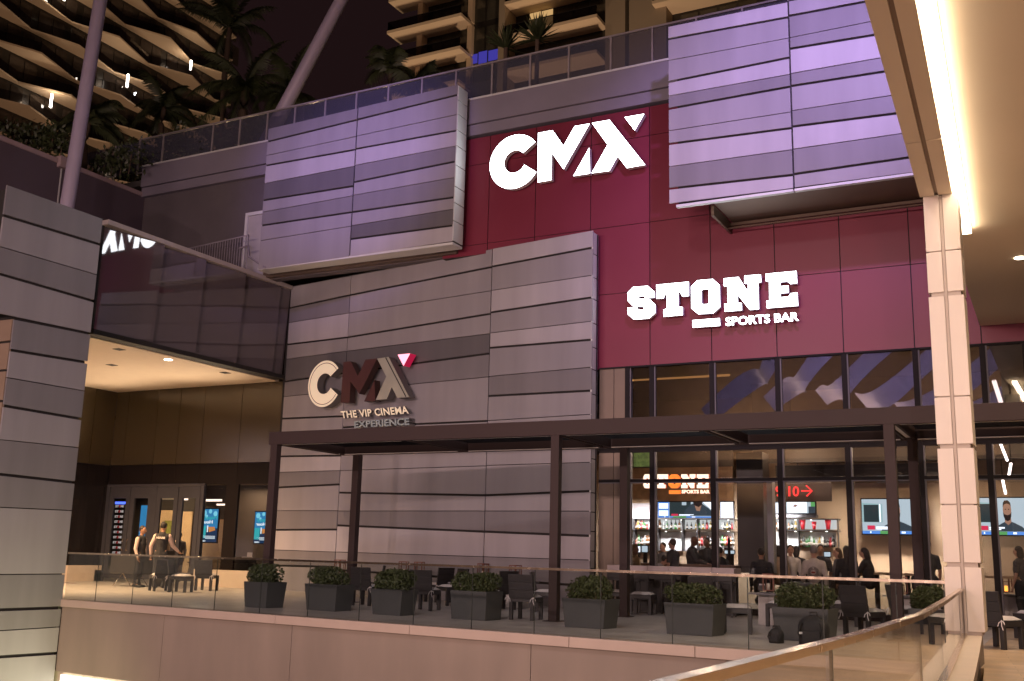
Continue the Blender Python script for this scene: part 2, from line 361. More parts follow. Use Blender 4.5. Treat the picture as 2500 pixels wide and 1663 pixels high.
# upper right screen
SY = 21.6
q1 = lambda L: cv(1400, 0, 2.8, L)
w1 = q1([('e',633,188,1457,18),('K',640,270,1460,120),('t',648,415,1465,262),('K',645,562,1472,395),('t',650,657,1480,508),('K',650,745,1483,593),('t',650,895,1490,765),('K',652,985,1497,875),('t',655,1140,1505,1022),('K',655,1290,1510,1195),('e',657,1390,1518,1283)])
w2 = [('e',1920.7,5,2300,-66),('K',1922.5,40,2300,-31),('t',1924.6,93,2300,18),('K',1928,119.6,2300,58),('t',1928.6,180,2300,115),('K',1929.6,210.7,2300,153),('t',1935.7,270,2300,214),('K',1937,309,2300,263),('t',1938.6,364,2300,312),('K',1941,425,2300,373),('e',1943,457,2300,411)]
Sp = lambda x, y: ony(x, y, SY)
cladding('upper_right_screen', bd, Sp, [(w1, [2.4,1.7,2,2.8,.9,2,1.6,2.7,1,2.6]), (w2, [2.2,1.4,1,2.4,1,1.8,1.5,2.6,1,2])],
   label='upper screen of bright purple lit planks right of the big sign')
g = MB(); g.box((-7.3, SY+.04, 9.02), (-1.5, SY+.35, 13.4)); g.build('screen_core', m_joint, bd)
g = MB(); g.box((-7.34, SY+.004, 8.93), (-4.73, SY+.12, 8.985)); g.box((-4.70, SY+.004, 8.93), (-1.4, SY+.12, 8.985))
g.build('screen_return', m_edge, bd)
g = MB(); g.box((-6.55, SY+.14, 8.99), (-1.2, RED-.01, 9.05)); g.build('screen_soffit', m_soff, bd)
g = MB(); g.box((-6.6, 23.2, 8.86), (-1.2, 23.36, 8.93)); g.box((-6.62, 21.9, 8.72), (-6.56, RED-.03, 8.97)); g.box((-6.6, 23.0, 8.73), (-1.2, 23.06, 8.76))
g.build('soffit_rail', mat('bronze', (.12, .085, .06), .4, .6), bd)
# red cladding with joints
zt = 12.33
zj = [5.67, 7.55, 9.28, 11.55, zt]
mull = [-8.63, -7.11, -5.59, -4.13, -2.66]
m_red = mat('red_panel', (.19, .024, .048), .4, var=.05, scale=.7, bump=.015, bscale=200, spec=.4)
xs = [-14.6, -13.2, -11.8, -10.22]+mull+[-1.35, .2, 1.8, 3.6, 5.4, 7.2]
g = MB()
for X0, X1 in zip(xs, xs[1:]):
    for z0, z1 in zip(zj, zj[1:]):
        if X1 > -10 or z0 > 9: g.box((X0+.011, RED, z0+.008), (X1-.011, RED+.03, z1-.008))
        elif z1 > 9: g.box((X0+.011, RED, 9.0), (X1-.011, RED+.03, z1-.008))
g.box((-14.6, RED+.032, 9.0), (-10.2, RED+.2, zt), 1); g.box((-10.2, RED+.032, 5.67), (7.2, RED+.2, zt), 1)
g.build('red_cladding', [m_red, m_joint], bd)
# parapet band above the red cladding, running on to the left
m_par = mat('parapet_grey', (.22, .20, .25), .6, var=.07, scale=1.2)  # lilac tint puts the purple floodlight's spill into the colour
g = MB(); PX = -26.3
g.box((PX, RED-.12, 12.72), (7.2, RED+.5, 13.42)); g.box((PX, RED-.06, 12.40), (7.2, RED+.45, 12.70)); g.box((PX, RED-.14, 13.42), (7.2, RED+.52, 13.47), 1)
g.build('parapet', [m_par, m_edge], bd)
g = MB(); g.box((PX, RED+.1, 9.06), (-14.61, RED+.4, 12.40)); g.build('side_wall', mat('side_wall_grey', (.115, .10, .11), .7), bd)
g = MB(); g.box((-18.6, 23.1, 9.12), (-14.7, 23.3, 9.9)); g.box((-20.8, 23.3, 9.08), (-14.1, 23.49, 10.4)); g.build('recess_wall', mat('recess_brown', (.10, .07, .055), .7), bd)

# back-left wing (plane X = PX), its parapet and joint
g = MB()
wz = 12.42
g.box((PX-.3, 10, 6.45), (PX, RED+.1, wz)); g.build('wing_wall', mat('wing_wall_dark', (.115, .09, .115), .7, var=.12, scale=.6), bd)
g = MB(); g.box((PX-.36, 10, wz), (PX+.05, RED+.1, wz+.14)); g.box((PX+.0, 20.2, 6.5), (PX+.02, 20.24, wz), 1); g.box((PX-.2, 20.05, wz-.12), (PX+.16, 20.5, wz+.22))
g.build('wing_coping', [mat('coping_pink', (.42, .32, .33), .6), m_edge], bd)

# ---- bridge: dark glass fascia, soffit
br = thing('glass_bridge', (-21, 21, 6.2), 'enclosed bridge with dark mirror glass fascia and pale lit soffit', 'bridge')
m_dglass = mat('dark_glass', (.10, .082, .092), .02, var=0, spec=1.0, coat=.6)
m_dglass2 = mat('dark_glass_olive', (.06, .046, .026), .13, var=0, spec=.7)
sY = [17.5]+[onx(x, 900, -20.9)[1] for x in (362, 470, 572, 662)]+[24.58]
for a, b in zip(sY, sY[1:]):
    g = MB(); t_ = .125*(b-a); g.prism([(-20.93-t_/2, a+.012, 6.36), (-20.93+t_/2, b-.012, 6.36), (-20.81+t_/2, b-.012, 8.99), (-20.81-t_/2, a+.012, 8.99)], (-.02, 0, 0)); g.build('glass_panel', m_dglass, br)
g = MB(); g.box((-21.2, 17.42, 9.0), (-20.68, 24.55, 9.12)); g.build('top_trim', mat('trim_grey', (.45, .40, .38), .5), br)
g = MB(); g.box((-21.2, 17.42, 6.22), (-20.80, 24.6, 6.34)); g.box((-20.98, 17.43, 6.345), (-20.88, 17.49, 8.99)); g.box((-21.3, 17.5, 6.35), (-21.1, 24.6, 8.99)); g.build('bottom_trim', m_joint, br)
g = MB(); g.box((-28.4, 8, 6.2), (-21.65, 24.8, 6.35)); g.box((-21.65, 17.45, 6.2), (-21.2, 24.8, 6.35)); g.build('soffit', mat('soffit_plaster', (.60, .50, .40), .8, var=.04), br)
def downlight(X, Y, z, parent, energy=60, r=.09, col=(1, .80, .58), light=True):
    g = MB(); g.lathe((X, Y, z-.012), [(r, 0), (r, .01)], 16); o = g.build('downlight', M_DL, parent)
    if light: lamp('SPOT', 'downlight_lamp', (X, Y, z-.03), (X, Y, z-5), energy, col, .08, 150, .8, parent=None)
    return o
M_DL = emit('lamp_lens', (1, .84, .66), 14)
X, Y, _ = onz(411, 878, 6.2); downlight(X, Y, 6.2, br, 230, .11)
for X, Y in ((-23.5, 13.2), (-26.3, 13.0), (-23.8, 15.6), (-26.2, 15.4), (-24.6, 10.6)): downlight(X, Y, 6.2, br, 420, .1)
for X in (-26.5, -23): lamp('SPOT', 'soffit_fill', (X, 23.9, 3.6), (X+.3, 20, 6.2), 330, (1, .74, .48), .1, 150, .9)  # unseen spots added to lighten the bridge soffit
lamp('SPOT', 'entrance_lamp', (-24, 19, 6.1), (-24, 20.5, 0), 5200, (1, .60, .30), .3, 120, .9)
for x, y in ((291, 853), (273, 891), (550, 910)):
    X, Y, _ = onz(x, y, 6.2); g = MB(); g.box((X-.12, Y-.12, 6.19), (X+.12, Y+.12, 6.2)); g.build('ceiling_vent', m_joint, br)

# ---- entrance walls under the bridge
EY = 24.78; EX = -28.1
en = thing('entrance_front', (-24, EY, 0), 'dark glass entrance front with framed double doors under the bridge', 'shopfront')
def Ep(x, y): return ony(x, y, EY)
zb = Ep(500, 1132)[2]; zb2 = Ep(400, 1184)[2]
esx = [EX]+[Ep(x, 1000)[0] for x in (313, 385, 440, 499, 590)]+[-20.7]
g = MB()
for a, b in zip(esx, esx[1:]): g.box((a+.01, EY, zb+.01), (b-.01, EY+.04, 6.2))
g.build('spandrel_glass', m_dglass2, en)
g = MB()
for a, b in zip(esx, esx[1:]): g.box((a+.006, EY+.01, zb2), (b-.006, EY+.05, zb-.005))
g.build('dark_band', mat('black_panel', (.012, .009, .009), .5, spec=.15), en)
g = MB()
ly = [14.5, 16.5, 18.8, 20.6, 22.4, 23.9, EY]
for a, b in zip(ly, ly[1:]):
    g.box((EX-.04, a+.01, zb), (EX, b-.01, 6.2)); g.box((EX-.05, a+.005, .5), (EX-.01, b-.005, zb-.01), 1)
g.box((EX-.2, 14.5, 0), (EX+.1, EY, .5), 2)
g.build('side_glass', [m_dglass2, mat('black_panel_gloss', (.014, .012, .013), .15), m_kerb], en)
# ================================================================ CANOPY, PILLAR (right)
m_can = mat('canopy_plaster', (.72, .60, .46), .6, var=.03, scale=.8)
m_pil = mat('pillar_panel', (.64, .57, .49), .4, var=.07, scale=2, stretch=(1, 1, .2))
cz = 6.05
cn = thing('canopy', (0, 14, cz), 'cream canopy with a glowing edge strip above the pillar', 'canopy')
g = MB()
g.prism([(-1.02+.037*17.8, -4, cz+.02), (9, -4, cz+.02), (9, RED-.06, cz+.02), (-1.36, RED-.06, cz+.02), (-1.3, 16.5, cz+.02), (-1.05, 14.2, cz+.02)], (0, 0, .7)); g.build('ceiling', m_can, cn)
bx = lambda Y, X0: X0+(.0125*(14.1-Y))
bx = lambda Y: .037*(13.8-Y)
g = MB()
for a, b in ((14.12, 12.15), (12.13, 7.0), (6.98, -4)):
    for x0, x1 in ((-1.43, -1.255), (-1.205, -1.035)):
        g.prism([(x0+bx(a), a, cz-.12), (x1+bx(a), a, cz-.12), (x1+bx(b), b, cz-.12), (x0+bx(b), b, cz-.12)], (0, 0, .9))
g.prism([(-1.252+bx(14.1), 14.1, cz-.09), (-1.208+bx(14.1), 14.1, cz-.09), (-1.208+bx(-4), -4, cz-.09), (-1.252+bx(-4), -4, cz-.09)], (0, 0, .1), 1)
g.build('edge_beam', [m_can, mat('groove_brown', (.25, .18, .13), .7)], cn)
sl = thing('strip_light', (-.9, 10, cz), 'long glowing white strip light along the canopy edge', 'strip light')
g = MB(); g.prism([(-1.01+bx(16.2), 16.2, cz-.075), (-.885+bx(16.2), 16.2, cz-.075), (-.885+bx(-3.5), -3.5, cz-.075), (-1.01+bx(-3.5), -3.5, cz-.075)], (0, 0, .07))
g.build('diffuser', emit('strip_diffuser', (1, .80, .56), 16), sl)
g = MB(); g.prism([(-1.01+bx(16.2), 16.2, cz-.003), (-.885+bx(16.2), 16.2, cz-.003), (-.885+bx(-3.5), -3.5, cz-.003), (-1.01+bx(-3.5), -3.5, cz-.003)], (0, 0, .02)); g.build('housing', m_can, sl)
pl = thing('pillar', (-1.19, 14.35, .37), 'square cream panelled pillar standing on the stone kerb', 'pillar')
px0, px1, py0, py1 = -1.405, -.985, 14.12, 14.56
pj = [onp(2300, y, (-1.2, 14.12), (1, 0))[2] for y in (1539, 1378, 1232, 1090, 969, 718, 613, 470)]
g = MB(); g2 = MB()
for i, (z0, z1) in enumerate(zip(pj, pj[1:])):
    gp = .028 if i % 2 == 0 else .008
    gq = .028 if i % 2 == 1 else .008
    a, b = z0+(.0 if i == 0 else gq)/1, z1-gp
    g.box((px0, py0, a), (px0+.188, py0+.03, b)); g.box((px1-.188, py0, a), (px1, py0+.03, b))
    g.box((px1-.03, py0+.034, a), (px1, py1, b)); g.box((px0, py0+.034, a), (px0+.03, py1, b))
g.build('cladding', m_pil, pl, .004)
g2.box((px0+.035, py0+.02, .37), (px1-.035, py1-.03, cz-.13)); g2.box((px0+.195, py0+.004, .37), (px1-.195, py0+.02, cz-.13), 0)
g2.build('core', mat('pillar_core', (.42, .35, .29), .5), pl)
for X, Y in ((.75, 16.5), (2.6, 17.5), (1.6, 8), (1.6, 12), tuple(onz(2490, 632, cz)[:2])):
    downlight(X, Y, cz+.02, cn, 420, .08, (1, .74, .5))
# ================================================================ NEAR BALUSTRADE
m_glass = glass('rail_glass', (.86, .88, .87), 1.52)
m_steel = mat('brushed_steel', (.74, .62, .48), .25, 1, var=.1, scale=12)
m_clip = mat('glass_edge', (.03, .035, .03), .3)
nb = thing('near_balustrade', (nr(6), 6, .37), 'curved glass balustrade with a flat steel handrail in the right foreground', 'railing')
ys2 = [y/2 for y in range(-6, 29)]; ys2[-1] = 14.1
g = MB()
for a, b in zip(ys2, ys2[1:]):
    A = [(nr(a)-.024, a, .892), (nr(a)+.024, a, .892), (nr(a)+.024, a, .92), (nr(a)-.024, a, .92)]
    B = [(nr(b)-.024, b, .892), (nr(b)+.024, b, .892), (nr(b)+.024, b, .92), (nr(b)-.024, b, .92)]
    g.add(A+B, [(0, 1, 5, 4), (1, 2, 6, 5), (2, 3, 7, 6), (3, 0, 4, 7)])
g.build('handrail', m_steel, nb)
js = [-3, -.8, 1.7, 4.05, 6.45, 8.6, 10.8, 12.6, 14.1]
e_ = MB()
for a, b in zip(js, js[1:]):
    n = 4; g = MB()
    for k in range(n):
        u0 = a+.006+(b-a-.012)*k/n; u1 = a+.006+(b-a-.012)*(k+1)/n
        P = [(nr(u0)-.006, u0), (nr(u0)+.006, u0), (nr(u1)+.006, u1), (nr(u1)-.006, u1)]
        g.add([(x, y, z) for z in (.33, .90) for x, y in P], [(1, 2, 6, 5), (3, 0, 4, 7)]+([(0, 1, 5, 4)] if k == 0 else [])+([(2, 3, 7, 6)] if k == n-1 else []))
    g.build('glass_pane', m_glass, nb); e_ = MB(); e_.box((nr(b)-.006, b-.005, .38), (nr(b)+.006, b+.005, .885))
    e_.box((nr(b)-.02, b-.0, .372), (nr(b)+.02, b+.004, .385)); e_.build('pane_joint', m_clip, nb)
g = MB()
for a, b in zip(ys2, ys2[1:]): g.prism([(nr(a)-.035, a, .371), (nr(a)+.035, a, .371), (nr(b)+.035, b, .371), (nr(b)-.035, b, .371)], (0, 0, .02))
g.build('base_shoe', m_steel, nb)
# ================================================================ TERRACE BALUSTRADE
tb = thing('terrace_balustrade', (-10, rl(-10), 0), 'long frameless glass balustrade with a thin steel handrail along the terrace edge', 'railing')
jx = [-19.08]+[Rp(x, 1500)[0] for x in (228, 318, 416, 521, 632, 750, 876, 1009, 1151, 1304, 1466, 1641, 1826, 2010, 2190)]+[-1.42]
e_ = MB()
for a, b in zip(jx, jx[1:]):
    g = MB(); g.prism([rpt(a+.006, .014, .0), rpt(b-.006, .014, 0), rpt(b-.006, .965, 0), rpt(a+.006, .965, 0)], -nrm*.012)
    g.build('glass_pane', m_glass, tb); e_ = MB(); e_.prism([rpt(b-.006, .014, 0), rpt(b+.006, .014, 0), rpt(b+.006, .96, 0), rpt(b-.006, .96, 0)], -nrm*.01); e_.build('pane_joint', m_clip, tb)
g = MB(); g.prism([rpt(-19.08, .965, .025), rpt(-1.4, .965, .025), rpt(-1.4, 1.0, .025), rpt(-19.08, 1.0, .025)], -nrm*.06); g.build('handrail', m_steel, tb)
# ================================================================ PERGOLA
m_bz = mat('bronze_paint', (.040, .026, .025), .65, 0, var=.05, spec=.25)
m_lou = mat('louvre_dark', (.010, .008, .008), .8, spec=.1)
pg = thing('pergola', (-9, 19, 0), 'dark bronze flat roofed pergola over the terrace seating', 'pergola')
m_trl = mat('trim_highlight', (.62, .57, .54), .4)  # pale colour paints the bar light that beam undersides reflect
PF, PB, z0, z1 = 17.95, 20.45, 3.41, 3.69
g = MB(); g.box((-15.45, PF-.07, z0), (6.5, PF+.05, z1)); g.build('front_beam', m_bz, pg, .006)
g = MB(); g.box((-15.40, PB-.06, z0), (6.5, PB+.06, z1-.01)); g.build('back_beam', m_bz, pg, .006)
for X in (-15.36, -11.95, -8.5, -5.6, -2.5, .6, 3.6):
    g = MB()
    for dx in (-.11, .06): g.box((X+dx, PF+.055, z0+.02), (X+dx+.05, PB-.065, z1-.02))
    g.box((X-.055, PF+.055, z0+.05), (X+.055, PB-.065, z1-.03), 1)
    g.build('cross_beam', [m_bz, m_trl], pg)
for X0, X1 in ((-15.2, -12.1), (-11.8, -8.65), (-8.35, -5.75), (-5.45, -2.65), (-2.35, .45), (.75, 3.45)):
    g = MB(); n = 14; st = (PB-PF-.2)/n
    for k in range(n):
        y = PF+.1+k*st; g.add([(X0, y, z0+.17), (X1, y, z0+.17), (X1, y+st*.96, z0+.215), (X0, y+st*.96, z0+.215)], [(0, 1, 2, 3), (3, 2, 1, 0)])
    g.build('louvre_panel', m_lou, pg)
    g = MB()                                  # roof frame rail, its pale colour painting the light it catches
    g.box((X0, PF+.055, z0+.004), (X1, PF+.13, z0+.018)); g.build('frame_trim', m_trl, pg); g = MB(); g.box((X0, PB-.14, z0+.004), (X1, PB-.064, z0+.018)); g.build('frame_trim', m_trl, pg)
for X, hw in ((-15.3, .09), (-8.5, .085), (-2.5, .085), (3.6, .085)):
    g = MB(); g.box((X-hw, PF-.068, .012), (X+hw, PF+.09, z0)); g.box((X-.16, PF-.15, 0), (X+.16, PF+.17, .014)); g.build('post', m_bz, pg, .005)
for X in (-14.9, -8.1, -2.45, 3.6):
    g = MB(); g.box((X-.085, PB-.09, .012), (X+.085, PB+.08, z0)); g.box((X-.15, PB-.15, 0), (X+.15, PB+.15, .014)); g.build('post', m_bz, pg, .005)
# ================================================================ RESTAURANT FRONT (part of the building)
m_fr = mat('frame_dark', (.016, .013, .013), .7, 0, spec=.2)
m_alu = mat('frame_light', (.14, .13, .14), .6, 0)
m_wg = glass('window_glass', (.86, .86, .86), 1.5); m_wgu = glass('upper_window_glass', (.55, .52, .52), 2.1)
tz = 2.95                                                # transom
g = MB(); mx_ = [-8.58]+mull[1:]+[-1.35, -.55, .2, 1.8, 3.6, 5.4, 7.2]
for X in [-9.2]+mx_:
    g.box((X-.055, RED-.05, -.02), (X+.055, RED+.12, 5.67)); g.box((X+.058, RED-.02, .0), (X+.085, RED+.1, 5.66), 1)
g.box((-9.93, RED-.03, tz-.035), (7.2, RED+.1, tz+.035)); g.box((-9.93, RED-.025, tz-.058), (7.2, RED+.08, tz-.038), 1)
g.box((-9.93, RED-.03, 3.62), (7.2, RED+.1, 4.32)); g.box((-9.93, RED-.05, 5.66), (7.2, RED+.1, 5.70)); g.box((-9.93, RED-.03, -.02), (7.2, RED+.1, .14))
g.build('window_frame', [m_fr, m_alu], bd)
allx = [-9.12]+mx_
for a, b in zip(allx, allx[1:]):
    for za, zb_ in ((.14, tz-.085), (tz+.05, 3.62), (4.32, 5.66)):
        g = MB(); g.box((a+.05, RED+.02, za), (b-.05, RED+.032, zb_)); g.build('window_pane', m_wg if za < 4 else m_wgu, bd)
g = MB(); g.box((-9.93, RED-.02, 0), (-9.56, RED+.1, 5.66)); g.box((-9.545, RED-.02, 0), (-9.26, RED+.1, 5.66)); g.build('jamb_panel', mat('jamb_metal', (.17, .13, .10), .4, .3, var=.15, scale=.8), bd)
# ================================================================ ROOFTOP RAILING
RYY = 23.85
tr = thing('rooftop_railing', (-12, RYY, 13.47), 'glass rooftop railing with pale steel posts above the red facade', 'railing')
def Tp(x, y): return ony(x, y, RYY)
zr = 14.75
g = MB(); g.box((-27.2, RYY-.03, zr-.05), (7, RYY+.03, zr)); g.box((-27.2, RYY-.02, 13.5), (7, RYY+.02, 13.53)); g.build('handrail', m_rs if 'm_rs' in globals() else mat('rail_steel', (.55, .50, .52), .35, .5), tr)
px = [(197+8, 387), (283, 366), (342, 351), (400, 338), (522, 308), (588, 293), (655, 277), (722, 262), (796, 246), (872, 226), (950, 207), (1032, 188), (1115, 169), (1203, 149), (1296, 126), (1390, 104), (1492, 82), (1593, 60), (1700, 35), (1812, 12), (1925, -10), (2040, -35)]
PXs = [Tp(*p)[0] for p in px]+[-1.5, 0]
for X in PXs:
    g = MB(); g.box((X-.025, RYY-.025, 13.45), (X+.025, RYY+.025, zr-.05)); g.build('post', bpy.data.materials.get('rail_steel'), tr)
m_rg = glass('rooftop_glass', (.62, .60, .66), 1.6)
t_ = m_rg.node_tree; df = t_.nodes.new('ShaderNodeBsdfDiffuse'); df.inputs[0].default_value = (.30, .32, .42, 1); mx2 = t_.nodes.new('ShaderNodeMixShader'); mx2.inputs[0].default_value = .15  # bluish diffuse share paints in the purple reflection on the panes
_l = t_.nodes['Material Output'].inputs[0].links[0].from_socket; t_.links.new(_l, mx2.inputs[1]); t_.links.new(df.outputs[0], mx2.inputs[2]); t_.links.new(mx2.outputs[0], t_.nodes['Material Output'].inputs[0])
for a, b in zip(PXs, PXs[1:]):
    if b-a > .15:
        g = MB(); g.box((a+.035, RYY-.006, 13.56), (b-.035, RYY+.006, zr-.07)); g.build('glass_pane', m_rg, tr)
g = MB(); g.box((-60, RYY+.3, 13.2), (8, 60, 13.4)); g.box((-60, 8, 12.1), (PX-.4, RYY, 12.25)); tag(g.build('roof_deck', mat('roof_paving', (.12, .11, .10), .8)), kind='structure')
# ================================================================ SIGNS
m_wl = emit('sign_white', (.93, .95, 1), 10)
m_ret = mat('sign_return', (.75, .70, .76), .4, 0)
m_grv = mat('sign_groove', (.03, .03, .03), .6, var=0)
def cshape(c, Ro, Ri, a0, a1, i0, i1, n=40):
    """big letter C in plane coordinates"""
    out = [(c[0]+Ro*math.cos(math.radians(a)), c[1]+Ro*math.sin(math.radians(a))) for a in np.linspace(a0, 360+a1, n)]
    inn = [(c[0]+Ri*math.cos(math.radians(a)), c[1]+Ri*math.sin(math.radians(a))) for a in np.linspace(360+i1, i0, n)]
    return out+inn
class Face:                       # a vertical face: u along it, z up, d towards the viewer
    def __init__(s, p0, dr, off): s.o = np.array([p0[0], p0[1], 0.]); s.d = np.array([dr[0], dr[1], 0.])/math.hypot(*dr); s.n = np.array([s.d[1], -s.d[0], 0]); s.off = off
    def px(s, x, y):
        q = onp(x, y, (s.o+s.n*s.off)[:2], s.d[:2]); return ((q-s.o)@s.d, q[2])
    def p(s, u, z, extra=0): return s.o+s.d*u+s.n*(s.off+extra)+np.array([0, 0, z])
def letter(face, poly, depth, mats, name, parent, holes=None):
    """poly (u,z) outline -> extruded letter; holes bridged by triangulation"""
    from mathutils.geometry import tessellate_polygon
    loops = [poly]+(holes or [])
    tri = tessellate_polygon([[Vector((a, b, 0)) for a, b in lp] for lp in loops])
    pts = [p for lp in loops for p in lp]; n = len(pts)
    g = MB(); V = [face.p(a, b) for a, b in pts]+[face.p(a, b, -depth) for a, b in pts]
    fs = []
    for t in tri:
        a, b, c = [np.array(pts[i]) for i in t]
        if (b[0]-a[0])*(c[1]-a[1])-(b[1]-a[1])*(c[0]-a[0]) < 0: t = (t[0], t[2], t[1])
        fs.append(tuple(t))
    g.add(V, fs, 0); base = 0
    for f in fs: g.f.append(tuple(n+i for i in reversed(f))); g.m.append(1); g.sm.append(False)
    k = 0
    for li, lp in enumerate(loops):
        area = sum(lp[i][0]*lp[(i+1) % len(lp)][1]-lp[(i+1) % len(lp)][0]*lp[i][1] for i in range(len(lp)))
        for i in range(len(lp)):
            a, b = k+i, k+(i+1) % len(lp)
            if (area > 0) == (li == 0): g.f.append((a, n+a, n+b, b))
            else: g.f.append((b, n+b, n+a, a))
            g.m.append(1); g.sm.append(False)
        k += len(lp)
    return g.build(name, mats, parent)
def textmesh(txt, bold=.02, ext=.05, kern=1.0):
    cu = bpy.data.curves.new('t', 'FONT'); cu.body = txt; cu.offset = bold; cu.extrude = ext; cu.space_character = kern; cu.resolution_u = 3
    o = bpy.data.objects.new('t', cu); sc.collection.objects.link(o)
    dg = bpy.context.evaluated_depsgraph_get(); me = bpy.data.meshes.new_from_object(o.evaluated_get(dg))
    V = [tuple(v.co) for v in me.vertices]; Fc = [tuple(p.vertices) for p in me.polygons]
    bpy.data.objects.remove(o); bpy.data.curves.remove(cu); bpy.data.meshes.remove(me)
    return V, Fc
def text(txt, name, tl, tr, bl, nv, depth, mats, parent, bold=.02, mirror=False, kern=1.0):
    """lettering laid on three 3-D corners; nv = normal to the viewer"""
    V, Fc = textmesh(txt, bold, .5, kern)
    xs = [v[0] for v in V]; ys_ = [v[1] for v in V]; x0, x1, y0, y1 = min(xs), max(xs), min(ys_), max(ys_)
    tl, tr, bl, nv = [np.array(a, float) for a in (tl, tr, bl, nv)]; out = []
    for x, y, z in V:
        u = (x-x0)/(x1-x0); v = (y-y0)/(y1-y0)
        if mirror: u = 1-u
        out.append(bl+(tr-tl)*u+(tl-bl)*v+nv*(z*depth-depth/2))
    g = MB(); zc_ = [np.mean([V[i][2] for i in f]) for f in Fc]
    g.add(out, [f if not mirror else tuple(reversed(f)) for f in Fc]); g.m = [0 if z > .49 else 1 for z in zc_]
    return g.build(name, mats, parent)
def sc_(ox, oy, s): return lambda L: [(ox+a/s, oy+b/s) for a, b in L]

F1 = Face((-20, RED), (1, 0), .25); q = sc_(1140, 240, 4.7143)
def onF(face, L, cvt): return [face.px(*p) for p in cvt(L)]
sg = thing('letter_sign', (-12, RED-.1, 10.6), 'large glowing white letter sign on the dark red wall', 'sign')
letter(F1, cshape((20-12.31, 11.35), .75, .315, 37, -31, 40, -25), .15, [m_wl, m_ret], 'letter', sg)
letter(F1, onF(F1, [(820,400),(985,370),(1110,550),(1240,322),(1412,292),(1112,815),(975,625),(972,940),(815,968)], q), .15, [m_wl, m_ret], 'letter', sg)
letter(F1, onF(F1, [(1408,570),(1415,865),(1225,895)], q), .15, [m_wl, m_ret], 'letter', sg)
letter(F1, onF(F1, [(1440,285),(1640,250),(2050,765),(1840,803),(1735,665),(1640,835),(1435,862),(1620,535)], q), .15, [m_wl, m_ret], 'letter', sg)
letter(F1, onF(F1, [(1815,218),(2040,180),(1930,370)], q), .15, [m_wl, m_ret], 'triangle', sg)
def strokeF(face, pts, wd, m, name, parent, ex=.004):
    g = MB()
    for (a, b), (c, d) in zip(pts, pts[1:]):
        L = math.hypot(c-a, d-b); nx, nz = -(d-b)/L*wd/2, (c-a)/L*wd/2
        g.add([face.p(a+nx, b+nz, ex), face.p(a-nx, b-nz, ex), face.p(c-nx, d-nz, ex), face.p(c+nx, d+nz, ex)], [(0, 1, 2, 3)])
    return g.build(name, m, parent)
strokeF(F1, [(20-12.31+.66*math.cos(math.radians(a)), 11.35+.66*math.sin(math.radians(a))) for a in range(185, 325, 6)], .006, m_grv, 'seam_line', sg)
strokeF(F1, onF(F1, [(1640,315),(1990,775)], q), .007, m_grv, 'seam_line', sg)
strokeF(F1, onF(F1, [(864,392),(860,960)], q), .007, m_grv, 'seam_line', sg)

st = thing('bar_sign', (-7, RED-.1, 6.6), 'glowing white block letter bar sign above the windows', 'sign')
F2 = Face((-20, RED), (1, 0), .22); q = sc_(1440, 600, 3.2661)
mm_ = [m_wl, m_ret]
letter(F2, onF(F2, [(302,375),(345,330),(462,321),(515,368),(517,413),(443,418),(430,400),(393,402),(387,412),(395,424),(478,428),(521,470),(521,537),(472,580),(350,588),(303,545),(301,495),(374,490),(385,510),(420,512),(433,505),(433,495),(425,486),(345,482),(303,440)], q), .12, mm_, 'letter', st)
letter(F2, onF(F2, [(530,312),(788,288),(789,400),(738,405),(722,370),(706,372),(706,487),(740,490),(740,553),(588,566),(588,510),(614,503),(614,384),(600,388),(588,418),(532,423)], q), .12, mm_, 'letter', st)
letter(F2, onF(F2, [(858,277),(980,266),(1034,314),(1038,490),(985,538),(865,545),(810,500),(808,326)], q), .12, mm_, 'letter', st, [onF(F2, [(890,358),(903,347),(940,345),(950,355),(950,457),(940,466),(905,468),(891,458)], q)])
letter(F2, onF(F2, [(1068,262),(1185,250),(1262,370),(1262,302),(1233,302),(1233,240),(1362,230),(1366,291),(1342,296),(1348,505),(1275,511),(1178,388),(1180,456),(1210,458),(1212,515),(1076,525),(1073,465),(1100,460),(1097,326),(1070,322)], q), .12, mm_, 'letter', st)
letter(F2, onF(F2, [(1402,225),(1648,202),(1652,300),(1598,305),(1578,285),(1518,290),(1518,324),(1583,319),(1585,374),(1520,379),(1520,412),(1585,407),(1600,380),(1655,375),(1660,478),(1412,498),(1408,440),(1432,435),(1430,283),(1405,285)], q), .12, mm_, 'letter', st)
letter(F2, onF(F2, [(818,595),(1035,578),(1038,638),(820,652)], q), .12, mm_, 'underline_bar', st)
c3 = lambda f, x, y, ox, oy, s: f.p(*f.px(ox+x/s, oy+y/s))
text('SPORTS BAR', 'lettering', c3(F2, 1082, 572, 1440, 600, 3.2661), c3(F2, 1664, 528, 1440, 600, 3.2661), c3(F2, 1084, 640, 1440, 600, 3.2661), F2.n, .08, mm_, st, .022)

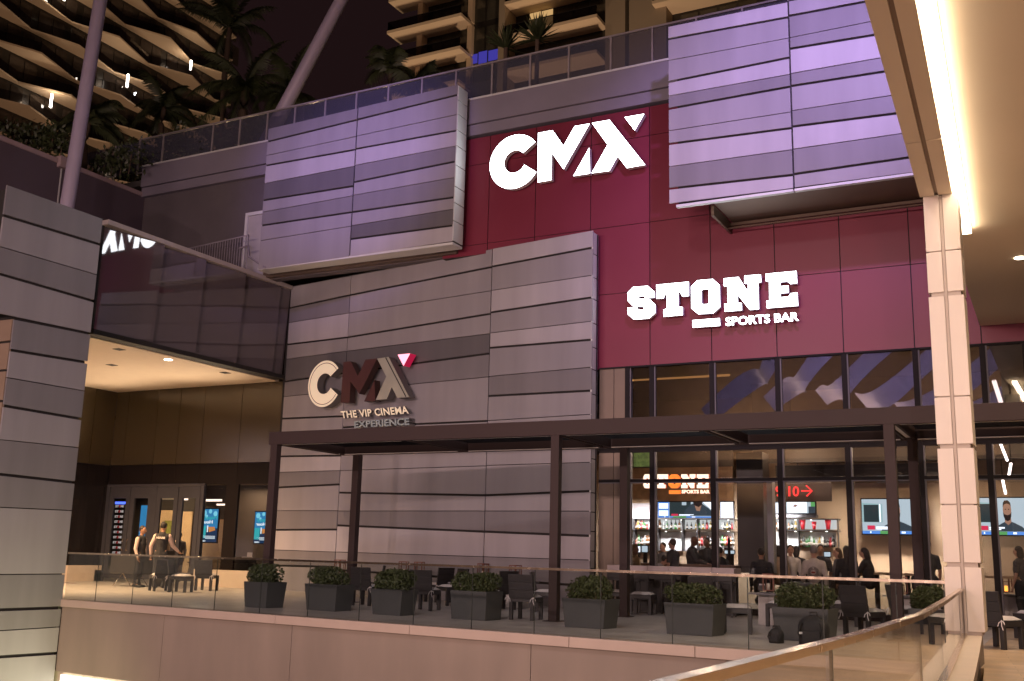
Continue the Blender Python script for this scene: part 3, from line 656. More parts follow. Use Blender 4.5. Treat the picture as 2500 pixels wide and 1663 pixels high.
sm = thing('letter_sign', (-18, 23.8, 5), 'small cream and brown letter sign with a pink triangle on the grey planks', 'sign')
F3 = Face(M0, MD, .42); q = sc_(680, 820, 5.2275)
m_cr = mat('letter_cream', (.80, .70, .55), .5, emit=(1, .80, .55), es=.28, var=.02); m_br = mat('letter_brown', (.085, .035, .035), .45); m_brs = mat('letter_brown_side', (.05, .025, .022), .5)  # cream letter faces carry a faint emission
m_pl = mat('letter_pale', (.40, .40, .34), .45); m_rt = mat('letter_side', (.13, .12, .12), .5)
m_pk = emit('letter_pink', (1, .32, .42), 2.2); m_pks = emit('letter_pink_side', (.75, .02, .09), .5)
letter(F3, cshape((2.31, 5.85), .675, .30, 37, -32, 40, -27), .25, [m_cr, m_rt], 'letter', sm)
strokeF(F3, [(2.31+.60*math.cos(math.radians(a)), 5.85+.60*math.sin(math.radians(a))) for a in range(38, 328, 6)], .018, m_grv, 'seam_line', sm)
letter(F3, onF(F3, [(828,332),(922,326),(1012,515),(1110,303),(1258,290),(1030,742),(918,580),(905,852),(793,852)], q), .22, [m_br, m_brs], 'letter', sm)
letter(F3, onF(F3, [(1225,565),(1235,830),(1090,838)], q), .22, [m_br, m_brs], 'letter', sm)
letter(F3, onF(F3, [(1258,292),(1405,268),(1665,782),(1515,792),(1445,655),(1380,808),(1240,820),(1375,520)], q), .25, [m_pl, m_rt], 'letter', sm)
strokeF(F3, onF(F3, [(1368,278),(1628,780)], q), .035, m_grv, 'seam_line', sm)
letter(F3, onF(F3, [(1520,240),(1680,225),(1595,385)], q), .25, [m_pk, m_pks], 'triangle', sm)
F4 = Face(M0, MD, .3)
t4 = lambda x, y: c3(F4, x, y, 680, 820, 5.2275)
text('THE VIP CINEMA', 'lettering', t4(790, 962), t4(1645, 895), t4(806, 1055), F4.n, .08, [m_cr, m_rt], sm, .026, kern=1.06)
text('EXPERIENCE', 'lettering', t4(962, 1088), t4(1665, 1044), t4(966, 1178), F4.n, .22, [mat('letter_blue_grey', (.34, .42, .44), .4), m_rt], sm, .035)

# ================================================================ BACKGROUND TOWERS
m_slab = mat('slab_plaster', (.62, .48, .34), .8, var=.04, scale=.2)
m_dk = mat('dark_facade', (.02, .017, .015), .3, var=.2, scale=.3)
m_tg = glass('balcony_glass', (.35, .33, .33), 1.5)
tw = thing('wavy_tower', (-100, 60, -6), 'dark apartment tower with wavy pale balcony slabs at the upper left', 'building')
g = MB(); g.box((-125, -10, -6), (-95.2, 96.6, 88)); g.build('tower_body', m_dk, tw)
def wave(Y, k):
    ph = (Y+(k % 2)*5.6+.9*math.sin(k*2.1))/11.2; f_ = ph-math.floor(ph)
    a = f_/.42 if f_ < .42 else (1-f_)/.58
    return .25+2.5*a**1.0*(.82+.18*math.sin(k+math.floor(ph)*1.7))
for k in range(-8, 14):
    z = 54.9+k*3.2
    if z < 26 or z > 86: continue
    ys_ = sorted(set([20+i*.8 for i in range(96)]+[96.6]))
    g = MB(); n = len(ys_)
    A = [(-95.0+wave(y, k), y, z) for y in ys_]; B = [(-95.25, y, z) for y in ys_]
    g.add(A+B+[(a[0], a[1], a[2]+.18) for a in A]+[(b[0], b[1], b[2]+.18) for b in B],
          [(i, n+i, n+i+1, i+1) for i in range(n-1)]+[(2*n+i, 2*n+i+1, 3*n+i+1, 3*n+i) for i in range(n-1)]+[(i, i+1, 2*n+i+1, 2*n+i) for i in range(n-1)]+[(n-1, 2*n-1, 4*n-1, 3*n-1)])
    g.build('balcony_slab', m_slab, tw)
    g = MB(); g.add([(a[0]-.05, a[1], z+.2) for a in A]+[(a[0]-.05, a[1], z+1.25) for a in A], [(i, i+1, n+i+1, n+i) for i in range(n-1)])
    g.build('balcony_glass', m_tg, tw)
    g = MB()
    for i in range(18):
        y = 22+i*4.2+((k*1.3) % 2)
        g.box((-95.2, y, z+.25), (-95.12, y+1.7, z+2.9))
        g.box((-95.2, y+1.85, z+.25), (-95.14, y+3.3, z+2.9))
    g.build('window', mat(f'tower_window_{k}', (.045, .035, .03), .12, var=.5, scale=.4), tw)
def fixture(x, y0, y1, Xp, parent, r=.09):
    a = onx(x, y0, Xp); b = onx(x, y1, Xp); g = MB(); g.box((Xp-r, a[1]-r, b[2]), (Xp+r, a[1]+r, a[2]))
    g.build('light_tube', emit('tower_tube', (1, .88, .74), 16), parent)
    lamp('POINT', 'tower_lamp', (Xp+.3, a[1], (a[2]+b[2])/2+.4), (0, 0, 0), 160, (1, .75, .5), .3)
fixture(313, 182, 214, -93, tw); fixture(127, 230, 264, -93, tw); fixture(467, 148, 172, -93, tw); fixture(157, -3, 1, -93, tw)
g = MB()
for dx in (0, .5): g.tube([onx(328+dx*8, 226, -92.5), onx(330-dx*4, 232, -92.5)], .05, 4)
g.build('wall_emblem', m_wl, tw)
lamp('SPOT', 'tower_fill', (-62, 50, 8), (-93, 66, 52), 16000, (1, .64, .42), 1, 100, .9)  # unseen flood added in place of the small balcony lamps

rt = thing('balcony_tower', (-45, 100, -6), 'apartment tower with stacked cream balconies behind the rooftop railing', 'building')
TY = 94.5
def T2(x, y, Y=92): return ony(640+x/2.8, y/2.8, Y)
wall_m = mat('tower_wall', (.30, .235, .17), .7, var=.15, scale=.1)
g = MB(); xl = T2(1070, 200, TY)[0]; g.box((xl, TY, -6), (30, TY+20, 95)); g.build('tower_body', m_dk, rt)
xw = T2(1070, 200, TY)[0]
def slabs(x0, x1, zlist, nm, back=TY):
    for z in zlist:
        g = MB(); g.box((x0, 91.6, z), (x1, back, z+.35)); g.build('balcony_slab', m_slab, rt)
        g = MB(); g.box((x0+.05, 91.65, z+.36), (x1-.05, 91.7, z+1.4)); g.box((x0+.05, 91.7, z+.36), (x0+.1, back, z+1.4)); g.build('balcony_glass', m_tg, rt)
        g = MB(); g.box((x0+.04, 91.62, z+1.4), (x1-.04, 91.72, z+1.46)); 
        g.build('balcony_rail', m_fr, rt)
za = T2(1370, 118)[2]; zb_ = T2(1365, 342)[2]; dz = za-zb_
xa, xb = T2(865, 255)[0], T2(1372, 120)[0]
slabs(xa, xb, [zb_-dz*2, zb_-dz, zb_, za, za+dz, za+2*dz, za+3*dz], 'l')
xc, xd = T2(1662, 262)[0], T2(2298, 118)[0]
slabs(xc, xd, [zb_-dz, zb_, za, za+dz, za+2*dz], 'r')
xe = ony(1400+545/2.8, 35/2.8, 92)[0]
slabs(xe, xe+14, [za-dz, za, za+dz, za+dz*2], 'r2')
for z in [zb_-dz*2+i*dz for i in range(6)]:
    for xs0, n, wd in ((xa+3.9, 5, 1.9), (xc+3.2, 6, 1.9), (xe+2, 4, 2)):
        for i in range(n):
            lit = False
            g = MB(); g.box((xs0+i*wd+.12, TY-.06, z+.45), (xs0+i*wd+wd-.1, TY-.01, z+dz-.3)); 
            g.build('window', mat('window_dim', (.05, .045, .035), .1, var=.5, scale=.3) if 'window_dim' not in bpy.data.materials else bpy.data.materials['window_dim'], rt)
    g = MB(); g.box((xa+3.0, TY-1.2, z+.36), (xa+3.7, TY, z+dz)); g.build('wall_fin', m_slab, rt); g = MB(); g.box((xb-.5, TY-.6, z+.36), (xb+.1, TY, z+dz)); g.build('wall_fin', m_slab, rt)
g = MB(); X0, X1 = T2(1620, 150)[0], T2(1662, 150)[0]; g.box((X0, 91.9, 20), (X1, TY, 90)); g.build('wall_fin', wall_m, rt); g = MB(); X0 = ony(1400+205/2.8, 90/2.8, 92)[0]; g.box((X0, 92.5, 20), (X0+2.2, TY, 90)); g.build('wall_fin', wall_m, rt); g = MB(); g.box((X0+2.6, 92.6, 20), (X0+6.6, TY, 90)); g.build('wall_fin', wall_m, rt)
# lit windows
m_lit = emit('lit_window', (1, .60, .24), .55); m_blue = emit('blue_window', (.16, .13, 1), .28)
for (a, b, c, d), m_ in (((1830, 95, 1902, 205), m_lit), ((1912, 78, 1985, 190), m_lit), ((1422, 378, 1470, 430), m_blue), ((1480, 358, 1535, 425), m_blue), ((1547, 348, 1608, 405), m_blue)):
    p, r = T2(a, b, TY-.12), T2(c, d, TY-.12); g = MB(); zt_, zb2_ = max(p[2], r[2]), min(p[2], r[2]); g.box((p[0], TY-.12, zb2_), (r[0], TY-.08, zt_)); g.build('lit_window', m_, rt)
g = MB(); X0, X1 = T2(1402, 200, 93)[0], T2(1612, 200, 93)[0]
g.box((X0, 93, 20), (X1, TY, 52), 0)
g.build('glass_bay', mat('bay_glass', (.03, .025, .022), .05, var=.3, scale=.2, spec=1), rt)
lamp('SPOT', 'tower_fill', (-32, 66, 8), (-52, 92, 56), 50000, (1, .68, .44), 1, 100, .9)  # added fill from below, standing in for lamps on each floor
lamp('SPOT', 'tower_fill', (-70, 72, 10), (-62, 93, 54), 22000, (1, .72, .46), 1, 70, .9)
# ================================================================ LEANING POLES, STAIR RAIL, DOOR
m_pole = mat('pole_paint', (.46, .40, .52), .4, var=.05)
po = thing('leaning_pole', (-24.2, 19, 9), 'thick near vertical lilac pole rising behind the left panelled wall', 'pole', 'leaning roof poles')
a = onx(165, 495, -24.2); b = onx(247, -10, -24.2); d = (b-a); g = MB(); g.tube([a-d*.3, b+d*.6], [.20, .185], 24); g.build('shaft', m_pole, po)
po = thing('leaning_pole', (-22, 24.6, 14), 'strongly tilted lilac pole rising behind the rooftop railing', 'pole', 'leaning roof poles')
a = ony(668, 312, 24.75); b = ony(835, -3, 24.75); d = (b-a); g = MB(); g.tube([a-d*.3, b+d*.05], [.24, .20], 24); g.tube([b+d*.05, b+d*.09], [.20, .12], 24); g.build('shaft', m_pole, po)
sr = thing('stair_railing', (-22, 22.9, 9.1), 'grey metal picket railing beside the white roof door', 'railing')
m_sr = mat('picket_grey', (.34, .31, .36), .5, .3)
a, b = ony(460, 607, 22.9), ony(607, 574, 22.9); g = MB(); g.tube([(a[0]-.6, 22.9, a[2]-.15), (a[0], 22.9, a[2]), (b[0], 22.9, b[2]), (b[0], 22.9, 9.0)], .022, 6); g.build('handrail', m_sr, sr)
n = 24; g = MB()
for i in range(n):
    u = i/n; X = a[0]+(b[0]-a[0])*u; g.tube([(X, 22.9, 9.05), (X, 22.9, a[2]+(b[2]-a[2])*u)], .011, 5)
g.build('picket', m_sr, sr)
g = MB(); g.tube([(-21.3, 22.75, 9.9), (-20.95, 22.75, 9.95), (-20.9, 22.75, 9.6), (-20.1, 22.6, 9.14)], .03, 6); g.build('lower_rail', m_sr, sr)
dr_ = thing('roof_door', (-21.5, 23.4, 9.1), 'narrow pale door frame beside the upper left screen', 'door')
g = MB(); g.box((-21.75, RED-.02, 9.1), (-21.65, RED+.09, 11.15)); g.box((-21.75, RED-.02, 11.15), (-20.5, RED+.09, 11.25)); g.build('door_frame', m_edge, dr_)
g = MB(); g.box((-21.64, RED+.02, 9.1), (-20.5, RED+.08, 11.14)); g.build('door_leaf', mat('door_paint', (.4, .38, .38), .5), dr_)
# ================================================================ PLANTS ON THE ROOF
def leafmat(name, c, tr=.2):
    m = mat(name, c, .5, var=.35, scale=8); return m
m_pf = leafmat('palm_leaf', (.06, .075, .03)); m_pt = mat('palm_trunk', (.13, .09, .06), .9, bump=.5, bscale=20)
m_hd = leafmat('hedge_leaf', (.045, .06, .02)); m_yl = leafmat('lit_leaf_yellow', (.30, .30, .05))  # m_yl: leaf with yellow lamplight put into its colour
def frond(g, base, az, elev, L, droop, n=22, wd=.06, ll=.55, rnd=random):
    d = Vector((math.cos(az)*math.cos(elev), math.sin(az)*math.cos(elev), math.sin(elev))); p = Vector(base); side0 = Vector((-math.sin(az), math.cos(az), 0)); pts = [p.copy()]
    for i in range(n):
        p = p+d*(L/n); pts.append(p.copy()); d = (d+Vector((0, 0, -droop/n*(1+i/n)))).normalized()
    g.tube(pts, [.03*(1-i/len(pts))+.006 for i in range(len(pts))], 4)
    for i in range(2, n+1):
        t = i/n; l = ll*math.sin(math.pi*min(1, .15+.85*t))**.6*(1 if t < .9 else .6); dd = (pts[i]-pts[i-1]).normalized(); up_ = side0.cross(dd).normalized()
        for s in (-1, 1):
            for q_ in (0, .5):
                q0 = pts[i-1]+(pts[i]-pts[i-1])*q_
                v = (side0*s*.8+dd*.55+Vector((0, 0, -.25-.3*rnd.random()))+up_*.1).normalized()*l*rnd.uniform(.8, 1.1); wv = dd*wd*.5
                g.add([q0-wv, q0+wv, q0+v*.6+wv*.7+Vector((0, 0, -.02)), q0+v+Vector((0, 0, -.12*l))], [(0, 1, 2, 3)])
def palm(px, py, Y, ht, L, n, label, seed, trunk=.17, wd=.07):
    rnd = random.Random(seed); c = ony(px, py, Y); b = Vector((c[0], c[1], c[2]-ht))
    o = thing('palm_tree', b, label, 'palm tree', 'palm trees on the roof garden')
    g = MB(); g.tube([b+Vector((math.sin(i*.9)*.05, 0, ht*i/8)) for i in range(9)], [trunk*(1.15-.04*i)*(1+.12*(i % 2)) for i in range(9)], 10); g.build('trunk', m_pt, o)
    g = MB()
    for i in range(n):
        az = i*2.399+rnd.uniform(-.2, .2); el = rnd.uniform(-.1, 1.35)
        frond(g, c+np.array([0, 0, rnd.uniform(-.1, .1)]), az, el, L*rnd.uniform(.8, 1.1), rnd.uniform(.8, 1.9), wd=wd, rnd=rnd)
    g.build('crown', m_pf, o); return o
palm(600, 215, 29, 2.6, 2.9, 20, 'tallest dark palm with a thick trunk behind the rooftop railing', 1)
palm(400, 262, 31, 2.2, 2.2, 13, 'low dark palm in front of the wavy tower', 2, .12)
palm(560, 70, 33, 6.4, 2.9, 14, 'high dim palm crown between the tower and the tilted pole', 3, .13)
palm(955, 165, 28, 2.1, 1.5, 10, 'small palm with arching fronds before the cream balconies', 4, .08, .05)
palm(215, 300, 23, 2.2, 1.8, 12, 'dark palm beside the near vertical pole', 5, .1)
palm(1010, 205, 27, 1.4, 1.3, 9, 'small palm half hidden by the rooftop glass', 6, .08, .05)
palm(700, 232, 30, 2.4, 2.4, 11, 'dark palm with one lit yellow frond tip at the tilted pole', 8, .1)
def agave(px, py, Y, L, n, label, seed):
    rnd = random.Random(seed); c = ony(px, py, Y); o = thing('yucca_plant', (c[0], c[1], c[2]-1.4), label, 'yucca', 'spiky yuccas on the roof')
    g = MB()
    for i in range(n):
        az = rnd.uniform(0, 6.28); el = rnd.uniform(.0, 1.5); d = Vector((math.cos(az)*math.cos(el), math.sin(az)*math.cos(el), math.sin(el))); s = Vector((-math.sin(az), math.cos(az), 0))*.035
        p = Vector(c); g.add([p-s, p+s, p+d*L*.5+s*1.2+Vector((0, 0, .02)), p+d*L*rnd.uniform(.8, 1), p+d*L*.5-s*1.2], [(0, 1, 2, 3, 4)])
    g.build('leaves', m_pf, o)
    g = MB(); g.tube([Vector(c)-Vector((0, 0, 1.5)), Vector(c)], .07, 8); g.build('stem', m_pt, o)
agave(1235, 118, 26.5, .85, 70, 'wide spiky yucca behind the rooftop glass', 3); agave(1312, 98, 26, .9, 80, 'taller spiky yucca behind the rooftop glass', 4)
def bush(x0, x1, yb, yt, Y, name, label, n, m_=None, ls=.09, seed=1, cat='shrub'):
    rnd = random.Random(seed); a = ony(x0, yb, Y); b = ony(x1, yb, Y); t = ony((x0+x1)/2, yt, Y); h = max(.3, t[2]-(a[2]+b[2])/2)
    o = thing(name, ((a[0]+b[0])/2, Y, (a[2]+b[2])/2), label, cat, 'shrubs along the roof edge'); g = MB(); g2 = MB()
    m = max(2, int((b[0]-a[0])/.5)); lumps = [(a[0]+(b[0]-a[0])*(i+.5)/m+rnd.uniform(-.1, .1), Y+rnd.uniform(-.2, .3), (a[2]+(b[2]-a[2])*(i+.5)/m)+h*rnd.uniform(.25, .6), h*rnd.uniform(.35, .6)) for i in range(m)]
    for lx, ly_, lz, lr in lumps:
        g2.tube([(lx, ly_, lz-h*.6), (lx+.05, ly_, lz+.1)], .02, 5)
        for k in range(n):
            v = Vector((rnd.gauss(0, 1), rnd.gauss(0, 1), rnd.gauss(0, 1))).normalized()*lr*rnd.uniform(.5, 1.15)
            p = Vector((lx, ly_, lz))+v*Vector((1.3, 1, 1)) if False else Vector((lx+v.x*1.3, ly_+v.y, lz+v.z)); e1 = Vector((rnd.gauss(0, 1), rnd.gauss(0, 1), rnd.gauss(0, 1))).normalized()*ls; e2 = e1.orthogonal().normalized()*ls*.45
            g.add([p-e1, p+e2, p+e1, p-e2], [(0, 1, 2, 3)])
    g.build('foliage', m_ or m_hd, o); g2.build('stem', m_pt, o); return o
bush(-20, 160, 395, 300, 20.5, 'roof_shrub', 'dark shrubs over the parapet at the far left', 130, seed=1)
bush(215, 330, 420, 350, 22.5, 'roof_shrub', 'dark shrub with a few lit leaves right of the near pole', 120, seed=2)
bush(300, 430, 428, 335, 24.6, 'roof_shrub', 'leafy shrub behind the rail above the grey parapet corner', 130, seed=3)
bush(430, 560, 395, 300, 24.8, 'roof_shrub', 'leafy shrub behind the rail under the tallest palm', 130, seed=4)
bush(560, 660, 350, 290, 24.9, 'roof_shrub', 'low shrub behind the rail beside the tilted pole', 110, seed=5)
bush(318, 350, 400, 372, 24.2, 'lit_shrub', 'small yellow lit leaves near the parapet corner', 40, m_yl, .06, 6)
for X, Y, e_ in ((-23.5, 25.2, 5), (-25.6, 24.6, 5), (-21.2, 25.6, 9), (-26.6, 27.4, 30), (-19, 26.8, 12)):
    lamp('POINT', 'garden_fill', (X, Y, 13.7), (0, 0, 0), e_, (1, .72, .35), .05)  # unseen lamps added so palms and shrubs catch light
bl = thing('planter_light', (-26, 24.6, 13.5), 'small lit cream garden lamp box near the parapet corner', 'lamp')
p = ony(264, 424, 23.9); g = MB(); g.box((p[0]-.17, 23.8, p[2]-.08), (p[0]+.17, 24.1, p[2]+.1)); g.build('lamp_box', mat('lamp_box', (.8, .7, .55), .5, emit=(1, .75, .5), es=.12), bl)
# ================================================================ TERRACE FURNITURE
m_ch = mat('chair_dark', (.030, .028, .030), .45, var=.12); m_cu = mat('cushion_white', (.66, .62, .62), .85, bump=.1, bscale=30)
m_tb = mat('table_top', (.20, .19, .20), .3); m_tbb = mat('table_base', (.50, .46, .44), .6, var=.06)
def chair_proto():
    r = thing('terrace_chair', (0, 0, 0), 'x', 'chair', 'dark chairs with white cushions on the terrace')
    g = MB(); g.cbox((0, 0, .39), (.52, .52, .09)); local(g, 'seat', m_ch, r, .008)
    R_ = Matrix.Translation((0, -.255, .40)) @ Matrix.Rotation(math.radians(9), 4, 'X')
    g = MB()
    for k in range(3): g.box((-.26, -.022, .03+k*.152), (.26, .022, .03+k*.152+.147), mat=R_)
    g.box((-.25, -.012, .0), (.25, .012, .48), mat=R_); local(g, 'backrest', m_ch, r, .006)
    for sx in (-1, 1):
        for sy in (-1, 1):
            g = MB(); g.cbox((sx*.225, sy*.225, .175), (.07, .07, .35)); local(g, 'leg', m_ch, r, .004)
    g = MB(); n = 7                       # soft cushion
    vs = []; fs = []
    for i in range(n):
        for j in range(n):
            u, v = i/(n-1)*2-1, j/(n-1)*2-1; e = max(abs(u), abs(v)); vs.append((u*.245, v*.245, .445+.055*(1-e**4)**.5+.0))
    for i in range(n-1):
        for j in range(n-1): fs.append((i*n+j, (i+1)*n+j, (i+1)*n+j+1, i*n+j+1))
    b = [(u*.24, v*.24, .437) for u, v in ((-1, -1), (1, -1), (1, 1), (-1, 1))]
    g.add(vs, fs, 0, True); g.add(b, [(3, 2, 1, 0)]); c_ = local(g, 'cushion', m_cu, r)
    for sx in (-1, 1):
        g = MB(); g.tube([(sx*.24, -.23, .45), (sx*.265, -.30, .44), (sx*.27, -.31, .36), (sx*.30, -.32, .30)], .008, 4); g.tube([(sx*.265, -.30, .44), (sx*.31, -.31, .42), (sx*.33, -.32, .38)], .008, 4); g.tube([(sx*.265, -.30, .44), (sx*.22, -.31, .40), (sx*.21, -.32, .35)], .008, 4)
        t = g.build('cushion_tie', m_cu); t.parent = c_
    return r
chp = chair_proto(); first = [True]
def place(proto, used, x, y, rz, label, z=0, px=True, sc_k=.94):
    c = onz(x, y, z) if px else (x, y, z)
    o = proto if used[0] else copy_tree(proto); used[0] = False
    o.location = (c[0], c[1], z); o.rotation_euler = (0, 0, math.radians(rz)); o['label'] = label; o.scale = (sc_k,)*3; return o
for x, y, rz, lb_ in [
  (390, 1443, 62, 'dark chair turned away in front of the two standing people'), (440, 1446, -70, 'dark chair facing right beside the folded easel'), (503, 1442, 20, 'dark chair with its back to the railing, nearest the leftmost planter'),
  (893, 1478, 5, 'dark chair almost hidden between the second and third planters'), (1038, 1490, 8, 'dark chair with its back to the railing right of the third planter'), (1100, 1478, 150, 'dark chair with a bowed white cushion left of the fourth planter'),
  (1222, 1488, 62, 'dark chair half hidden behind the fourth planter'), (1284, 1513, 4, 'dark chair with tied cushion, its back to the railing left of the middle pergola post'), (1332, 1494, -72, 'dark chair partly behind the middle pergola post'),
  (1500, 1492, -70, 'dark chair facing right behind the fifth planter'), (1650, 1498, 74, 'dark chair facing left before the bar ledge'), (1722, 1506, 2, 'dark chair behind the sixth planter'),
  (1800, 1546, -76, 'dark chair facing right beyond the sixth planter'), (1955, 1540, 6, 'dark chair with its back over the seventh planter'), (1912, 1530, 84, 'dark chair sideways behind the small backpack'),
  (2062, 1528, 100, 'dark chair turned left beyond the black bags'), (2112, 1556, -24, 'dark chair with knotted white ties before the right pergola post'), (2222, 1546, -64, 'dark chair beside the last small planter'), (1068, 1470, 70, 'dark chair with white cushion beyond the third planter, turned left'), (1570, 1500, -85, 'dark chair facing right between the fifth and sixth planters'), (1345, 1478, 90, 'dark chair turned left right behind the middle pergola post'), (905, 1462, 120, 'dark chair with a white cushion between the second and third planters'), (2010, 1500, 80, 'dark chair with a white cushion far behind the seventh planter'),
  (2442, 1583, -32, 'dark chair with white ties right of the cream pillar'), (2530, 1560, 60, 'dark chair cut by the right edge of the photo'), (1455, 1470, -20, 'dark chair at the end of the grey plank wall')]:
    place(chp, first, x, y, rz, lb_)
def table_proto():
    r = thing('terrace_table', (0, 0, 0), 'x', 'table', 'square tables on the terrace')
    g = MB(); g.cbox((0, 0, .605), (.74, .74, .03)); local(g, 'table_top', m_tb, r, .005)
    g = MB(); g.cbox((-.115, 0, .295), (.225, .34, .59)); g.cbox((.115, 0, .295), (.225, .34, .59)); local(g, 'base', m_tbb, r, .004)
    return r
tbp = table_proto(); firstt = [True]
lan = [(829, 1398, 'a'), (985, 1403, 'b'), (1023, 1404, 'c'), (1179, 1408, 'd'), (1258, 1415, 'e'), (1876, 1443, 'f'), (2038, 1431, 'g'), (2203, 1449, 'h'), (2457, 1446, 'i')]
tl_ = {'a': 'table with a lantern behind the second planter', 'b': 'table with a lantern behind the third planter', 'd': 'table with a lantern left of the middle pergola post', 'e': 'table with a lantern close to the middle pergola post',
       'f': 'table with a lantern and condiments behind the seventh planter', 'g': 'table with a lantern near the restaurant glass', 'h': 'table with a lantern beside the right pergola post', 'i': 'table with a burning lantern right of the cream pillar'}
for x, y, k in lan:
    if k != 'c': c = onz(x, y, .62); place(tbp, firstt, c[0]+.05, c[1]+.05, -6, tl_[k], px=False)
for x, y, rz, lb_ in [(1150, 1418, -6, 'bare table behind the fourth planter'), (1420, 1413, -6, 'bare dark table at the end of the grey plank wall'), (1590, 1423, -6, 'long bare table before the bar ledge')]:
    c = onz(x, y, .62); place(tbp, firstt, c[0], c[1], rz, lb_, px=False)
m_lw = mat('lantern_wood', (.20, .075, .05), .6); m_cd = mat('candle_wax', (.8, .72, .6), .6); m_fl = emit('candle_glow', (1, .33, .05), 3.2)
def lantern(lit=False):
    r = thing('wooden_lantern', (0, 0, 0), 'x', 'lantern', 'reddish wooden lanterns on the tables')
    g = MB(); a, h = .10, .34
    for sx in (-1, 1):
        for sy in (-1, 1): g.cbox((sx*a, sy*a, h/2), (.022, .022, h))
    for z in (.011, h-.011):
        for s in (-1, 1): g.cbox((0, s*a, z), (2*a-.022, .022, .022)); g.cbox((s*a, 0, z), (.022, 2*a-.022, .022))
    for sy in (-1, 1): g.cbox((0, sy*a, h*.72), (2*a-.022, .012, .012)); g.cbox((sy*.045, sy*a, h*.5), (.012, .012, h-.05))
    g.cbox((0, 0, .006), (2*a, 2*a, .01)); local(g, 'frame', m_lw, r)
    g = MB(); g.lathe((0, 0, .012), [(.036, 0), (.036, .13), (.03, .135)], 12); local(g, 'candle', m_fl if lit else m_cd, r)
    return r
ln = lantern(); fl_ = [True]; ll_ = lantern(True); fl2 = [True]
la = {'a': 'leftmost reddish lantern, against the grey planks', 'b': 'reddish lantern behind the third planter, left one of a pair', 'c': 'reddish lantern behind the third planter, right one of a pair', 'd': 'reddish lantern above the fourth planter',
      'e': 'reddish lantern left of the middle pergola post', 'f': 'wooden lantern above the seventh planter', 'g': 'wooden lantern below the woman with long hair', 'h': 'wooden lantern between pergola post and pillar', 'i': 'wooden lantern with a glowing orange candle right of the pillar'}
for x, y, k in lan:
    o = place(ll_ if k == 'i' else ln, fl2 if k == 'i' else fl_, x, y, random.uniform(-20, 20), la[k], z=.622)
cdy = thing('condiment_caddy', onz(1861, 1442, .622), 'small dark caddy with white sachets beside the lantern', 'caddy')
g = MB(); g.cbox((0, 0, .05), (.13, .09, .1)); local(g, 'holder', m_ch, cdy)
g = MB()
for i in range(4): g.cbox((-.04+i*.027, 0, .10), (.02, .05, .05), mat=Matrix.Rotation(.2*(i-1.5), 4, 'Z'))
local(g, 'sachet', m_cu, cdy)
# ---- planters
m_pot = mat('pot_charcoal', (.075, .078, .080), .6, var=.12, scale=3, bump=.05); m_soil = mat('bark_mulch', (.12, .05, .03), .95, bump=.8, bscale=60)
m_box = mat('boxwood_leaf', (.045, .060, .020), .5, var=.5, scale=14)
def planter(x, y, wt, wb, wd, h, top, label, seed, z=0):
    wt *= .86; wb *= .86; rnd = random.Random(seed); c = onz(x, y, z); o = thing('shrub_planter', (c[0], c[1], z), label, 'planter', 'charcoal planters along the terrace glass', math.radians(-5.9))
    def ring(w_, d_, z_): return [(-w_/2, -d_/2, z_), (w_/2, -d_/2, z_), (w_/2, d_/2, z_), (-w_/2, d_/2, z_)]
    g = MB(); V = ring(wb, wd*wb/wt, 0)+ring(wt, wd, h)+ring(wt-.06, wd-.06, h)+ring(wt-.08, wd-.08, h-.08)
    F_ = [(3, 2, 1, 0), (15, 14, 13, 12)][:1]
    for a in (0, 4, 8):
        for i in range(4): F_.append((a+i, a+(i+1) % 4, a+4+(i+1) % 4, a+4+i))
    g.add(V, F_); local(g, 'pot', m_pot, o, .008)
    g = MB(); g.add(ring(wt-.075, wd-.075, h-.05), [(0, 1, 2, 3)]); local(g, 'soil', m_soil, o)
    g = MB(); W, D, H = wt*.5*.98, wd*.5*1.0, top-h+.05
    lumps = [(rnd.uniform(-.62, .62)*W, rnd.uniform(-.5, .5)*D, rnd.uniform(.3, .62)*H, rnd.uniform(.45, .62)) for _ in range(12)]
    N = int(3600*max(1, wt/.9))
    for _ in range(N):
        lx, ly_, lz, lr = rnd.choice(lumps); v = Vector((rnd.gauss(0, 1), rnd.gauss(0, 1), rnd.gauss(0, 1))).normalized()*rnd.uniform(.7, 1.08)**.6
        p = Vector((lx+v.x*W*.62, ly_+v.y*D*.75, h-.02+max(.02, lz+v.z*H*lr)))
        p.x = max(-W*1.06, min(W*1.06, p.x)); s = rnd.uniform(.02, .036)
        e1 = Vector((rnd.gauss(0, 1), rnd.gauss(0, 1), rnd.gauss(0, 1))).normalized()*s; e2 = e1.orthogonal().normalized()*s*.55
        g.add([p-e1, p+e2, p+e1, p-e2], [(0, 1, 2, 3)])
    local(g, 'foliage', m_box, o)
    g = MB()
    for _ in range(10):
        q_ = Vector((rnd.uniform(-.6, .6)*W, rnd.uniform(-.5, .5)*D, h-.06)); g.tube([q_, q_+Vector((rnd.uniform(-.05, .05), rnd.uniform(-.04, .04), H*.5))], [.012, .006], 5)
    local(g, 'stem', m_pt, o); return o
def wpx(x0, x1, y): a, b = onz(x0, y, 0), onz(x1, y, 0); return float(np.linalg.norm(b-a))
